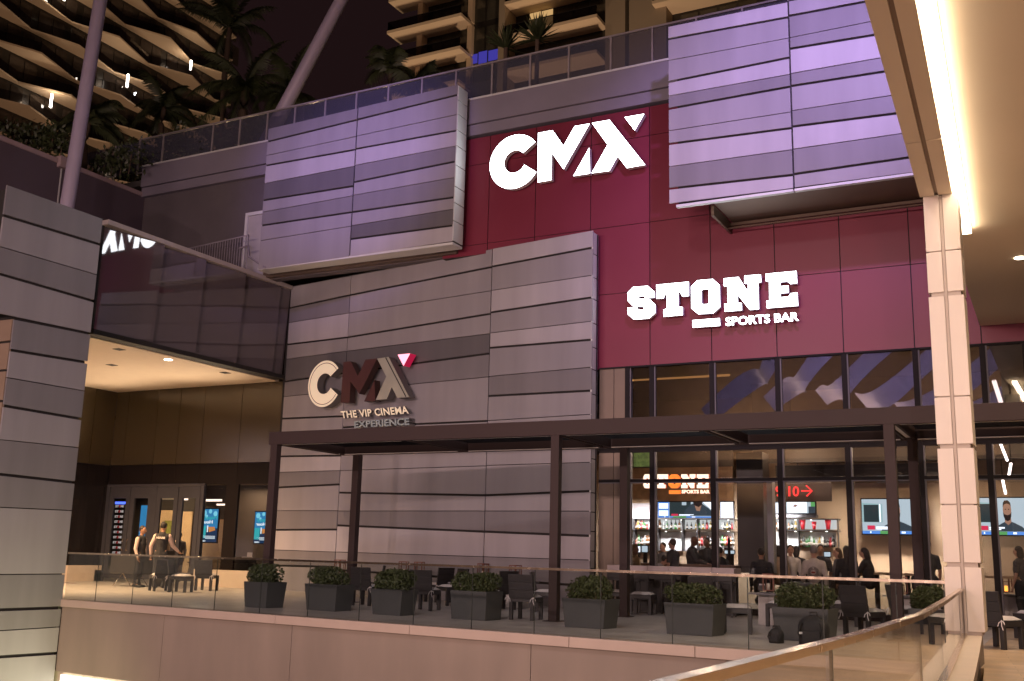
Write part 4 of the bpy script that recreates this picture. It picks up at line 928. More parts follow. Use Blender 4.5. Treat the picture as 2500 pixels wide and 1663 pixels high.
for i, (xc_, yb, wt, wb, wd, h, top, lb_) in enumerate([
   (644, 1487, .80, .70, .55, .51, .79, 'leftmost planter, square tapered pot with a clipped shrub, beside the left pergola post'),
   (802, 1494, 1.02, .88, .55, .51, .77, 'second planter from the left, wide pot with a bumpy shrub'),
   (960, 1505, .92, .78, .50, .48, .77, 'third planter from the left, its shrub overlapping a dark chair'),
   (1162, 1516, .95, .88, .55, .51, .79, 'fourth planter from the left, below a reddish lantern'),
   (1442, 1536, .98, .86, .55, .48, .77, 'fifth planter, right of the middle pergola post with orange mulch'),
   (1698, 1553, 1.00, .90, .55, .49, .75, 'sixth planter, wide pot with a low broad shrub'),
   (1968, 1568, 1.02, .90, .55, .49, .77, 'seventh planter, behind the black bags'),
   (2270, 1570, .60, .52, .45, .50, .78, 'last small planter, half hidden by the cream pillar')]):
    planter(xc_, yb-4, wt, wb, wd, h, top, lb_, 20+i)
# ---- bags
m_bag = mat('bag_black', (.018, .018, .02), .7, bump=.2, bscale=25)
def bag(x, y, w_, d_, h, name, label, seed, pocket=True):
    c = onz(x, y, 0); o = thing(name, (c[0], c[1], 0), label, 'bag', None, math.radians(-6)); g = MB(); rnd = random.Random(seed)
    n, m_ = 16, 9; vs = []; fs = []
    for j in range(m_):
        v = j/(m_-1); zz = h*v; sh = (1-max(0, (v-.45)/.55)**2.2)**.5 if v < .999 else .12; sh = max(sh, .12); sh *= (1+.05*math.sin(5*v+seed))
        for i in range(n):
            a = 2*math.pi*i/n; ca, sa = math.cos(a), math.sin(a); r_ = 1/(abs(ca)**4+abs(sa)**4)**.25
            vs.append((ca*r_*w_/2*sh+(.05*w_*v if seed % 2 else 0), sa*r_*d_/2*sh, zz+.01*math.sin(3*a+seed)))
    for j in range(m_-1):
        for i in range(n): fs.append((j*n+i, j*n+(i+1) % n, (j+1)*n+(i+1) % n, (j+1)*n+i))
    fs.append(tuple((m_-1)*n+i for i in range(n))); fs.append(tuple(reversed(range(n)))); g.add(vs, fs, 0, True); local(g, 'body', m_bag, o)
    g = MB(); g.tube([(-.05, 0, h*.97), (-.05, 0, h*1.08), (.05, 0, h*1.1), (.06, 0, h*.95)], .012, 6); local(g, 'handle', m_bag, o)
    g = MB(); g.tube([(-w_*.3, -d_*.52, h*.75), (-w_*.42, -d_*.6, h*.4), (-w_*.3, -d_*.55, h*.1)], .014, 5); g.tube([(w_*.3, -d_*.52, h*.75), (w_*.42, -d_*.6, h*.4), (w_*.3, -d_*.55, h*.1)], .014, 5); local(g, 'strap', m_bag, o)
    if pocket: g = MB(); g.cbox((0, -d_*.5, h*.28), (w_*.62, .05, h*.4)); local(g, 'pocket', m_bag, o, .015)
    return o
bag(1896, 1570, .21, .18, .22, 'small_backpack', 'small black backpack on the floor left of the bigger bag', 3)
b2_ = bag(1988, 1575, .44, .26, .42, 'large_backpack', 'large black bag with a small white tag leaning on the planter', 4)
g = MB(); g.cbox((-.14, -.165, .17), (.045, .006, .03)); local(g, 'tag', m_edge, b2_)
# ---- bar ledge on the terrace side of the glass
lg = thing('bar_ledge', (-8, 22.6, .9), 'long pale stone bar ledge outside the restaurant glass', 'bar counter')
LY = 22.55
p0, p1 = ony(1482, 1389, LY), ony(1792, 1389, LY)
g = MB(); xs = np.linspace(p0[0], p1[0], 7)
for a, b in zip(xs, xs[1:]): g.box((a+.004, LY, .88), (b-.004, LY+.55, 1.0))
g.build('ledge_top', mat('ledge_stone', (.50, .42, .42), .4, var=.1, scale=3), lg, .004)
g = MB(); g.box((p0[0]+.1, LY+.3, 0), (p1[0]-.05, LY+.5, .88)); g.build('ledge_base', m_ch, lg)
for i in range(5):
    X = p0[0]+.35+i*.62
    o = thing('bar_stool', (X, LY-.25, 0), 'dark bar stool at the pale stone ledge', 'stool', 'stools at the stone ledge')
    g = MB(); g.cbox((0, 0, .70), (.36, .34, .06)); local(g, 'seat', m_ch, o, .01); g = MB(); g.cbox((0, -.16, .79), (.36, .03, .13)); local(g, 'backrest', m_ch, o, .01)
    for sx in (-1, 1):
        for sy in (-1, 1): g = MB(); g.cbox((sx*.15, sy*.14, .335), (.035, .035, .67)); local(g, 'leg', m_ch, o)
    g = MB(); g.cbox((0, -.14, .25), (.3, .02, .02)); g.cbox((0, .14, .25), (.3, .02, .02)); local(g, 'footrest', m_fr, o)
# ================================================================ ENTRANCE UNDER THE BRIDGE
# framed doors
m_dr = mat('door_frame_grey', (.05, .05, .06), .4, 0, spec=.3); m_ig = glass('door_glass', (.8, .8, .8), 1.5)
dz0, dz1 = .12, zb2
def exx(x): return Ep(x, 1300)[0]
doors = [(exx(262), exx(310)), (exx(312), exx(365)), (exx(376), exx(428)), (exx(430), exx(482))]
for i, (a, b) in enumerate(doors):
    dd_ = MB(); t = .17
    dd_.box((a, EY-.02, dz0), (a+t, EY+.05, dz1-.05)); dd_.box((b-t, EY-.02, dz0), (b, EY+.05, dz1-.05)); dd_.box((a+t, EY-.02, dz1-.42), (b-t, EY+.05, dz1-.05)); dd_.box((a+t, EY-.02, dz0), (b-t, EY+.05, dz0+.25))
    d = dd_.build('door', m_dr, en)
    g = MB(); g.box((a+t, EY+.01, dz0+.25), (b-t, EY+.022, dz1-.42)); g.build('door_glass', m_ig, d)
    xh = b-t*.5 if i % 2 == 0 else a+t*.5
    g = MB(); g.tube([(xh, EY-.02, 1.0), (xh, EY-.09, 1.0), (xh, EY-.09, 1.35), (xh, EY-.02, 1.35)], .012, 6); g.build('handle', m_steel, d)
g = MB(); xe0, xe1 = exx(258), exx(486); g.box((xe0-.1, EY-.04, dz1-.04), (xe1+.1, EY+.08, dz1+.03)); g.box((doors[1][1], EY-.03, dz0), (doors[2][0], EY+.06, dz1-.04)); g.box((xe1-.03, EY-.04, 0), (xe1+.1, EY+.08, dz1-.05)); g.box((xe0-.1, EY-.04, 0), (xe0+.03, EY+.08, dz1-.05)); g.build('door_surround', m_dr, en)
wins = [(exx(486)+.12, exx(545)), (exx(575), exx(680))]
for a, b in wins:
    g = MB(); g.box((a, EY+.01, .5), (b, EY+.022, dz1)); g.build('window_pane', m_ig, en)
g = MB(); g.box((exx(545), EY-.02, 0), (exx(575), EY+.06, dz1)); g.build('dark_post', bpy.data.materials['black_panel'], en)
g = MB(); g.box((EX+.1, EY-.3, 0), (xe0-.2, EY+.1, .35)); g.box((xe1+.15, EY-.25, 0), (-20.7, EY+.1, .5)); g.build('stone_base', m_kerb, en)
g = MB(); g.box((EX+.1, EY-3.2, .001), (exx(330), EY-3.05, .006)); g.box((EX+.1, EY-2.2, .001), (exx(330), EY-2.1, .006)); g.build('floor_stripe', mat('stripe_red', (.16, .03, .03), .5), en)
# lobby behind
lo_ = thing('lobby', (-25, 28, 0), 'dim cinema lobby seen through the entrance glass', 'room')
LB = 29.5
g = MB(); g.box((-35.2, LB, 0), (-19.5, LB+.1, 4)); g.box((-35.3, EY+.1, 0), (-35.2, LB, 4)); g.box((-35.2, EY+.06, 0), (EX-.06, EY+.1, 4)); g.box((-19.6, EY+.1, 0), (-19.5, LB, 4)); g.build('walls', mat('lobby_wall', (.045, .036, .03), .6), lo_)
g = MB(); g.box((-35.2, EY+.1, 3.4), (-19.5, LB, 3.5)); g.build('ceiling', mat('lobby_ceiling', (.20, .14, .08), .7), lo_)
def Lb(x, y, Y=LB-.05): return ony(x, y, Y)
def rect(x0, y0, x1, y1, Y, name, m_, parent, th=.03):
    a, b = ony(x0, y0, Y), ony(x1, y1, Y); g = MB(); g.box((a[0], Y, min(a[2], b[2])), (b[0], Y+th, max(a[2], b[2]))); return g.build(name, m_, parent)
m_tan = mat('tan_panel', (.62, .44, .26), .6); 
rect(385, 1246, 420, 1400, LB-.08, 'tan_wall', m_tan, lo_); rect(424, 1249, 458, 1400, LB-.08, 'tan_wall', m_tan, lo_)
rect(402, 1271, 421, 1330, LB-.14, 'poster', mat('olive_panel', (.25, .24, .05), .6, emit=(.3, .28, .05), es=.25), lo_)
rect(388, 1206, 425, 1220, EY+2, 'ceiling_bay', mat('bay_tan', (.6, .45, .3), .6, emit=(1, .7, .4), es=.25), lo_)
ex_ = thing('exit_sign', ony(408, 1210, EY+1.6), 'small green exit sign seen mirrored in the door glass', 'sign')
a, b = ony(398, 1205, EY+1.6), ony(419, 1216, EY+1.6); g = MB(); g.box((a[0], EY+1.6, b[2]), (b[0], EY+1.64, a[2])); g.build('housing', emit('exit_green', (.02, .75, .05), .9), ex_)
text('EXIT', 'lettering', (a[0]+.04, EY+1.59, a[2]-.04), (b[0]-.04, EY+1.59, a[2]-.04), (a[0]+.04, EY+1.59, b[2]+.04), (0, -1, 0), .01, emit('exit_text', (.1, .02, .02), .3), ex_, .03, mirror=True)
# reflections of screens, built as mirrored panels behind the glass
m_sb = emit('screen_blue', (.05, .30, .62), 1.0); m_sc = emit('screen_cyan', (.25, .75, .95), 1.2); m_sw = emit('screen_white', (.85, .95, 1), 1.5); m_sd = emit('screen_dark', (.02, .05, .12), 1); m_or = emit('screen_orange', (.9, .35, .1), .9); m_tl = emit('screen_teal', (.05, .55, .6), 1.0)
def happy(x0, y0, x1, y1, label):
    Y = EY+.6; a, b = ony(x0, y0, Y), ony(x1, y1, Y); X0, X1, Z1, Z0 = a[0], b[0], a[2], b[2]; w_ = X1-X0; h = Z1-Z0
    o = thing('display_screen', (X0, Y, Z0), label, 'screen', 'portrait screens reflected in the entrance glass')
    g = MB(); g.box((X0-.03, Y+.01, Z0-.03), (X1+.03, Y+.06, Z1+.03)); g.build('bezel', m_fr, o)
    g = MB(); g.box((X0, Y, Z0+h*.42), (X1, Y+.012, Z1)); g.build('picture', m_sb, o)
    g = MB(); g.box((X0, Y, Z0), (X1, Y+.012, Z0+h*.42)); g.build('picture', m_sd, o)
    g = MB()
    for cx_, cz_, r_ in ((.2, .88, .14), (.55, .93, .1), (.85, .86, .12), (.35, .78, .08)): g.lathe((X0+w_*cx_, Y-.004, Z0+h*cz_), [(0, 0)], 3) if False else g.add([(X0+w_*cx_+w_*r_*math.cos(k*.785), Y-.004, Z0+h*cz_+w_*r_*math.sin(k*.785)) for k in range(8)], [tuple(range(8))])
    g.build('bokeh', m_sc, o)
    text('Happy', 'lettering', (X0+w_*.12, Y-.006, Z0+h*.80), (X0+w_*.98, Y-.006, Z0+h*.80), (X0+w_*.12, Y-.006, Z0+h*.66), (0, -1, 0), .006, m_tl, o, .02, mirror=True)
    text('Hour', 'lettering', (X0+w_*.10, Y-.006, Z0+h*.66), (X0+w_*.72, Y-.006, Z0+h*.66), (X0+w_*.10, Y-.006, Z0+h*.56), (0, -1, 0), .006, m_sw, o, .02, mirror=True)
    g = MB(); g.add([(X0+w_*.48, Y-.004, Z0+h*.46), (X0+w_*.85, Y-.004, Z0+h*.46), (X0+w_*.92, Y-.004, Z0+h*.36), (X0+w_*.55, Y-.004, Z0+h*.30)], [(0, 1, 2, 3)]); g.build('glass_picture', m_or, o)
    g = MB(); g.box((X0+w_*.02, Y-.004, Z0+h*.12), (X0+w_*.36, Y+.001, Z0+h*.48)); g.build('bottle_picture', m_tl, o)
    g = MB(); g.box((X0+w_*.42, Y-.004, Z0+h*.3), (X0+w_*.48, Y+.001, Z0+h*.5))
    for k in range(3): g.box((X0+w_*(.2+.08*k), Y-.004, Z0+h*(.17-.035*k)), (X0+w_*.92, Y+.001, Z0+h*(.185-.035*k)))
    g.build('small_print', m_sw, o)
    text('CMX', 'lettering', (X0+w_*.05, Y-.006, Z0+h*.055), (X0+w_*.38, Y-.006, Z0+h*.055), (X0+w_*.05, Y-.006, Z0+h*.01), (0, -1, 0), .006, m_sw, o, .03, mirror=True)
happy(492, 1243, 527, 1324, 'mirrored reflection of a blue portrait screen left of the dark post'); happy(624, 1250, 656, 1327, 'mirrored reflection of a blue portrait screen beside the left pergola post')
rect(345, 1234, 357, 1322, EY+.8, 'blue_screen', m_sb, lo_)
ms = thing('menu_wall', ony(293, 1300, EY+.5), 'column of small white and red repeated bar names behind the left door', 'display')
rect(279, 1225, 309, 1231, EY+.5, 'blue_light', emit('blue_tube', (.08, .15, 1), 3), ms)
m_w2 = emit('menu_white', (.9, .8, .75), .7); m_r2 = emit('menu_red', (.8, .04, .04), .6)
for k in range(12):
    x0_, y0_ = 282-k*.9, 1233+k*12.6; Y = EY+.5; s_ = 1-.25*(k > 8)
    for txt, xa_, xb_, mm2 in (('ST', 0, 8, m_w2), ('O', 8.6, 12.4, m_r2), ('NE', 13, 20, m_w2)):
        a, b = ony(x0_+xa_, y0_, Y), ony(x0_+xb_, y0_+6, Y)
        text(txt, 'lettering', (a[0], Y, a[2]), (b[0], Y, a[2]), (a[0], Y, b[2]), (0, -1, 0), .005, mm2, ms, .03)
for x0_, y0_, x1_, y1_, Y in ((502, 1219, 538, 1224, EY+2.4), (529, 1230, 548, 1234, EY+3), (443, 1217, 455, 1221, EY+2.2)):
    o = thing('ceiling_tube', ony(x0_, y0_, Y), 'glowing linear ceiling light in the lobby', 'light', 'lobby ceiling lights'); a, b = ony(x0_, y0_, Y), ony(x1_, y1_, Y); g = MB(); g.box((a[0], Y, b[2]), (b[0], Y+.08, a[2])); g.build('tube', m_wl if False else emit('tube_warm', (1, .75, .6), 3), o)
lamp('AREA', 'lobby_lamp', (-25.3, 28.4, 3.2), (-25.3, 28.6, 0), 200, (1, .66, .4), (2.5, 1.5))
lamp('SPOT', 'lobby_fill', (-28.6, 26.6, 3.2), (-29.6, 29.4, 1.4), 700, (1, .72, .42), .1, 75, .6)  # unseen spot added to brighten the tan lobby walls
rect(555, 1250, 572, 1340, EY+.9, 'grey_panel', mat('lobby_grey', (.3, .27, .24), .6), lo_); rect(500, 1268, 550, 1390, LB-.3, 'brown_panel', mat('lobby_brown', (.30, .22, .15), .6), lo_)
# easels
def easel(x, y, h, rz, label):
    c = onz(x, y, 0); o = thing('folding_easel', (c[0], c[1], 0), label, 'easel', 'easels by the doors', math.radians(rz))
    for sx in (-1, 1): g = MB(); g.tube([(sx*.26, -.02, .012), (sx*.03, .1, h)], .016, 6); local(g, 'leg', m_fr, o)
    g = MB(); g.tube([(0, .5, .012), (0, .12, h)], .014, 6); local(g, 'leg', m_fr, o)
    g = MB(); g.cbox((0, .02, h*.42), (.5, .03, .03)); local(g, 'tray', m_fr, o)
easel(472, 1428, 1.62, 25, 'tall dark folding easel before the right door'); easel(540, 1424, 1.55, -20, 'dark folding easel before the dark post')
# host stand with menu frame
c = onz(392, 1431, 0); hs_ = thing('host_stand', (c[0], c[1], 0), 'dark host stand carrying a framed menu', 'host stand')
g = MB(); g.cbox((0, 0, .5), (.55, .4, 1.0)); g.cbox((0, 0, 1.02), (.62, .46, .04)); local(g, 'cabinet', m_ch, hs_, .01)
c = onz(376, 1376, 1.04) if False else np.array([c[0]-.12, c[1]-.1, 1.04]); mf = thing('menu_frame', tuple(c), 'small pale framed menu card on the host stand', 'menu')
g = MB(); Rm = Matrix.Rotation(math.radians(-18), 4, 'X') @ Matrix.Rotation(-.3, 4, 'Z'); g.cbox((0, 0, .15), (.20, .02, .28), mat=Rm); local(g, 'frame', m_edge, mf); g = MB(); g.cbox((0, -.012, .15), (.15, .012, .22), mat=Rm); local(g, 'card', m_fr, mf)
# covered trolley left of the stand
c = onz(318, 1432, 0); tk = thing('covered_table', (c[0], c[1], 0), 'small folding table under a dark cloth near the doors', 'table')
g = MB(); g.cbox((0, 0, .62), (1.15, .6, .52)); local(g, 'dark_cloth', m_ch, tk, .03)
for sx in (-1, 1): g = MB(); g.tube([(sx*.35-.14, -.2, .01), (sx*.35, 0, .36), (sx*.35+.14, .2, .01)], .016, 6); local(g, 'leg', m_steel, tk)
c = onz(640, 1420, 0); yp = thing('potted_plant', (c[0]-.3, c[1], 0), 'spiky potted plant behind the left pergola post', 'plant')
g = MB(); rnd = random.Random(4)
for i in range(46):
    az = rnd.uniform(0, 6.28); el = rnd.uniform(.5, 1.5); d = Vector((math.cos(az)*math.cos(el), math.sin(az)*math.cos(el), math.sin(el))); s = Vector((-math.sin(az), math.cos(az), 0))*.02; p = Vector((0, 0, .55)); L = rnd.uniform(.5, .85)
    g.add([p-s, p+s, p+d*L*.6+s, p+d*L+Vector((0, 0, -.1)), p+d*L*.6-s], [(0, 1, 2, 3, 4)])
local(g, 'leaves', mat('plant_leaf', (.10, .10, .025), .5, var=.4), yp); g = MB(); g.lathe((0, 0, 0), [(.16, 0), (.2, .5), (.18, .5), (.17, .46)], 14); local(g, 'pot', m_pot, yp)
c = onz(598, 1424, 0); dk = thing('side_stand', (c[0], c[1], 0), 'low dark stand with stacked papers by the window', 'stand')
g = MB(); g.cbox((0, 0, .4), (.5, .4, .8)); local(g, 'cabinet', m_ch, dk, .01); g = MB(); g.cbox((.02, 0, .84), (.3, .22, .06)); g.cbox((.08, .05, .93), (.22, .02, .18)); local(g, 'papers', m_cu, dk)
# ================================================================ RESTAURANT INTERIOR
BY = 29.5
ri = thing('bar_room', (-4, 28, 0), 'lit sports bar room behind the tall mullioned windows', 'room')
m_iw = mat('bar_wall', (.44, .31, .20), .6, var=.06); m_ig2 = mat('bar_wall_grey', (.30, .26, .25), .6); m_ic = mat('bar_ceiling', (.035, .028, .024), .7)
m_wood = mat('bar_wood', (.30, .19, .10), .55, var=.3, scale=5, bump=.1, bscale=30)
g = MB(); g.box((-13.4, BY, 0), (8, BY+.15, 6.2)); g.box((-13.4, RED+.2, 0), (-13.3, BY, 6.2)); g.box((8, RED+.2, 0), (8.1, BY, 6.2)); g.build('walls', m_iw, ri)
g = MB(); g.box((-13.3, RED+.2, 5.75), (8, BY, 5.85)); g.box((-13.3, 24.6, 4.2), (8, BY, 4.3)); g.build('ceiling', m_ic, ri)
g = MB(); g.box((-13.3, RED+.45, .002), (8, BY, .012)); g.build('floor', mat('bar_floor', (.09, .07, .06), .3), ri)
g = MB(); p = ony(1892, 1130, 27.2); g.box((-7.2, 27.2, p[2]), (8, 27.35, 5.75)); g.build('bulkhead', mat('bulkhead_brown', (.06, .04, .028), .6, var=.25, scale=2), ri)
def rc(x0, y0, x1, y1, Y, name, m_, parent, th=.03): return rect(x0, y0, x1, y1, Y, name, m_, parent, th)
rc(1497, 1126, 1790, 1228, BY-.5, 'wood_fascia', m_wood, ri, .1)
rc(1497, 1098, 1790, 1139, BY-.62, 'mirror_strip', mat('mirror_dim', (.25, .21, .17), .2, .6), ri)
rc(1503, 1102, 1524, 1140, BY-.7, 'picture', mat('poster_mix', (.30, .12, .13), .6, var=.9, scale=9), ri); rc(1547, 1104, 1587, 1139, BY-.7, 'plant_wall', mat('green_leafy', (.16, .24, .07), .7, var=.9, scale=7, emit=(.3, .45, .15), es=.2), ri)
rc(1497, 1228, 1600, 1266, BY-.4, 'grey_panel', m_ig2, ri, .1)
# back bar: lit niches and shelves
m_nic = emit('niche_glow', (.84, .86, .86), .85); m_nw = mat('niche_white', (.70, .70, .68), .6); m_shelf = mat('shelf_dark', (.04, .035, .035), .4)  # niche_glow emits to stand in for light from the puck lights
bb = thing('back_bar', (-6, 29, 0), 'back bar with two lit shelves along the rear wall', 'shelving')
for x0, x1 in ((1500, 1545), (1549, 1588), (1592, 1603), (1608, 1664), (1668, 1700), (1704, 1742), (1746, 1792)):
    rc(x0, 1268, x1, 1292, BY-.12, 'niche_back', m_nic if x0 % 2 == 0 else m_nw, bb); 
    rc(x0, 1298, x1, 1345, BY-.12, 'niche_back', m_nw, bb)
rc(1892, 1268, 1947, 1292, BY-.12, 'niche_back', m_nic, bb); rc(1951, 1268, 2043, 1293, BY-.12, 'niche_back', m_nic, bb); rc(1892, 1298, 2043, 1335, BY-.12, 'niche_back', m_nw, bb)
for x0, x1 in ((1498, 1794), (1890, 2046)):
    for y in (1265.5, 1293.5):
        a, b = ony(x0, y, BY-.4), ony(x1, y+3.5, BY-.4); g = MB(); g.box((a[0], BY-.4, b[2]), (b[0], BY-.02, a[2])); g.build('shelf', m_shelf, bb)
        for xx in range(x0+14, x1, 38):
            q_ = ony(xx, y+3.5, BY-.25); g = MB(); g.lathe((q_[0], BY-.25, q_[2]-.012), [(.025, 0), (.025, .01)], 8); g.build('puck_light', emit('puck', (1, .95, .9), 9) if 'puck' not in bpy.data.materials else bpy.data.materials['puck'], bb)
for xx in (1547, 1590, 1605.5, 1666, 1702, 1744, 1949, 2045): rc(xx-1.8, 1266, xx+1.8, 1345, BY-.36, 'upright', m_shelf, bb, .2)
lamp('AREA', 'shelf_lamp', (-9.0, BY-.9, 2.4), (-9.0, BY, 1.6), 230, (.95, .95, 1), (5, .15)); lamp('AREA', 'shelf_lamp', (-4.0, BY-.9, 2.4), (-4.0, BY, 1.6), 170, (1, .9, .8), (1.6, .15))
# bottles
def bprof(h, r): return [(r, 0), (r, h*.58), (r*.85, h*.66), (r*.34, h*.76), (r*.3, h*.95), (r*.36, h)]
bcol = [('green', (.03, .16, .03)), ('amber', (.22, .08, .02)), ('clear', (.45, .47, .46)), ('dark', (.02, .025, .02)), ('red', (.35, .03, .03)), ('gold', (.40, .26, .05))]
bproto = {}
def bottle(x, y, Y, ci, h, label):
    key = (ci, round(h, 2))
    c = ony(x, y, Y)
    if key not in bproto:
        nm_, cc = bcol[ci]; g = MB(); g.lathe((0, 0, 0), bprof(h, h*.15), 10, 0); g.lathe((0, 0, h*.18), [(h*.153, 0), (h*.153, h*.26)], 10, 1)
        o = g.build('bottle', [mat(f'bottle_{nm_}_{len(bproto)}', cc, .12, var=0, spec=.8), mat(f'bottle_label_{len(bproto)}', (.5, .45, .38) if ci != 4 else (.6, .1, .1), .7, var=0)]); bproto[key] = o
    else: o = bproto[key].copy(); sc.collection.objects.link(o)
    o.location = (c[0], Y, c[2]); return tag(o, label, 'bottle', 'bottles on the back bar')
rnd = random.Random(11)
for (x0, x1, y, st_, nm_) in ((1504, 1526, 1292.6, 5.6, 'clear glass bottle on the upper bar shelf at its left end'), (1549, 1588, 1292.6, 4.6, 'small bottle in the tight row of the upper shelf left of the wide screen'), (1612, 1740, 1292.6, 9.5, 'spirit bottle spaced out on the upper shelf under the wide screen'),
                              (1764, 1790, 1292.6, 6.6, 'bottle on the upper shelf at the right end of the left bar'), (1504, 1526, 1333, 5, 'bottle in the lower row at the left end of the bar'), (1551, 1588, 1333, 5, 'bottle in the lower row above the tills'), (1706, 1742, 1333, 7, 'bottle in the lower row right of the bald man'), (1764, 1790, 1333, 7, 'bottle in the lower row beside the beer tap'),
                              (1894, 1946, 1292.6, 8.5, 'wine bottle on the upper shelf left of the red vases'), (1956, 2040, 1336, 6.4, 'wine bottle in the lower row below the red vases')):
    k = 0; x = x0
    while x < x1:
        bottle(x, y, BY-.24, rnd.randrange(6), rnd.choice((.20, .24, .27)) if y < 1300 else rnd.choice((.26, .31)), nm_ ); x += st_*rnd.uniform(.85, 1.15); k += 1
m_vs = mat('vase_red', (.42, .02, .03), .2, spec=.8)
for x, h, nm_ in ((1960, .27, 'wide red vase, leftmost on the upper shelf'), (1988, .21, 'small narrow red vase in the middle of the upper shelf'), (2022, .27, 'wide red vase, rightmost on the upper shelf')):
    c = ony(x, 1293, BY-.25); g = MB(); g.lathe((0, 0, 0), [(h*.19, 0), (h*.32, h), (h*.29, h), (h*.16, .01)], 14); o = g.build('red_vase', m_vs); o.location = (c[0], BY-.25, c[2]); tag(o, nm_, 'vase')
# ---- neon bar sign
F5 = Face((-20, 27.0), (1, 0), 0)
src = [(302, 1829)]
m_no = emit('neon_white', (1, .74, .55), 2.3); m_oo = emit('neon_orange', (1, .25, .04), 1.6); m_hal = mat('sign_edge_red', (.4, .04, .02), .5, emit=(1, .1, .02), es=1.2)
ns = thing('inner_bar_sign', (-7, 27, 3), 'glowing orange and white block letter sign inside the bar', 'sign')
SL = {'S': [(0,.17),(.17,0),(.80,0),(1,.17),(1,.38),(.66,.38),(.62,.30),(.36,.30),(.36,.38),(.82,.38),(1,.55),(1,.83),(.82,1),(.17,1),(0,.83),(0,.62),(.34,.62),(.38,.70),(.62,.70),(.62,.63),(.2,.62),(0,.45)],
      'T': [(0,0),(1,0),(1,.38),(.78,.38),(.70,.26),(.67,.26),(.67,.74),(.82,.74),(.82,1),(.18,1),(.18,.74),(.33,.74),(.33,.26),(.30,.26),(.22,.38),(0,.38)],
      'N': [(0,0),(.40,0),(.68,.45),(.68,.25),(.58,.25),(.58,0),(1,0),(1,.25),(.92,.25),(.92,1),(.66,1),(.34,.52),(.34,.75),(.45,.75),(.45,1),(0,1),(0,.75),(.09,.75),(.09,.25),(0,.25)],
      'E': [(0,0),(1,0),(1,.38),(.78,.38),(.70,.26),(.46,.26),(.46,.37),(.72,.37),(.72,.62),(.46,.62),(.46,.74),(.70,.74),(.78,.62),(1,.62),(1,1),(0,1),(0,.75),(.11,.75),(.11,.25),(0,.25)]}
def cell(poly, x0, x1, y0, y1, dy=0): return [F5.px(x0+(x1-x0)*a, y0+(y1-y0)*b) for a, b in poly]
for ch, x0, x1 in (('S', 1571, 1590), ('T', 1598, 1631), ('N', 1663, 1698), ('E', 1701, 1730)): letter(F5, cell(SL[ch], x0, x1, 1158, 1192), .06, [m_no, m_hal], 'letter', ns)
O_ = [(.25, 0), (.75, 0), (1, .2), (1, .8), (.75, 1), (.25, 1), (0, .8), (0, .2)]
letter(F5, cell(O_, 1632, 1660, 1158, 1192), .06, [m_oo, m_hal], 'letter', ns, [cell([(.38, .3), (.62, .3), (.62, .7), (.38, .7)], 1632, 1660, 1158, 1192)])
letter(F5, cell([(0, 0), (1, 0), (1, 1), (0, 1)], 1633, 1661, 1197, 1206), .06, [m_oo, m_hal], 'underline_bar', ns)
c5 = lambda x, y: F5.p(*F5.px(x, y))
text('SPORTS BAR', 'lettering', c5(1664, 1196), c5(1733, 1196), c5(1664, 1205), F5.n, .04, [m_no, m_hal], ns, .05)
m_nr = emit('neon_red', (1, .05, .05), 1.5); m_nr2 = mat('neon_core', (.25, .12, .11), .5)
def redtext(t, x0, x1, y0, y1, label, Y=27.0):
    f = Face((-20, Y), (1, 0), 0); c = lambda x, y: f.p(*f.px(x, y)); o = thing('screen_number_sign', c(x0, y1), label, 'sign')
    text(t, 'lettering', c(x0, y0), c(x1, y0), c(x0, y1), f.n, .05, [m_nr, m_nr], o, .012); return o, f
redtext('3', 1502, 1515, 1191, 1213, 'red glowing number three at the left end of the bar')
o9, f9 = redtext('9-10', 1893, 1950, 1187, 1212, 'red neon cinema numbers nine to ten with an arrow')
g = MB()
ar = [f9.px(1800+a/4.6125, 1060+b/4.6125) for a, b in ((720, 640), (838, 640))]; g.tube([f9.p(*ar[0]), f9.p(*ar[1])], .022, 6)
ar = [f9.px(1800+a/4.6125, 1060+b/4.6125) for a, b in ((775, 578), (842, 640), (780, 700))]; g.tube([f9.p(*q_) for q_ in ar], .022, 6); g.build('arrow', m_nr, o9)
rc(1890, 1172, 2031, 1224, 27.12, 'neon_panel', mat('neon_panel_dark', (.05, .035, .03), .6), ri)
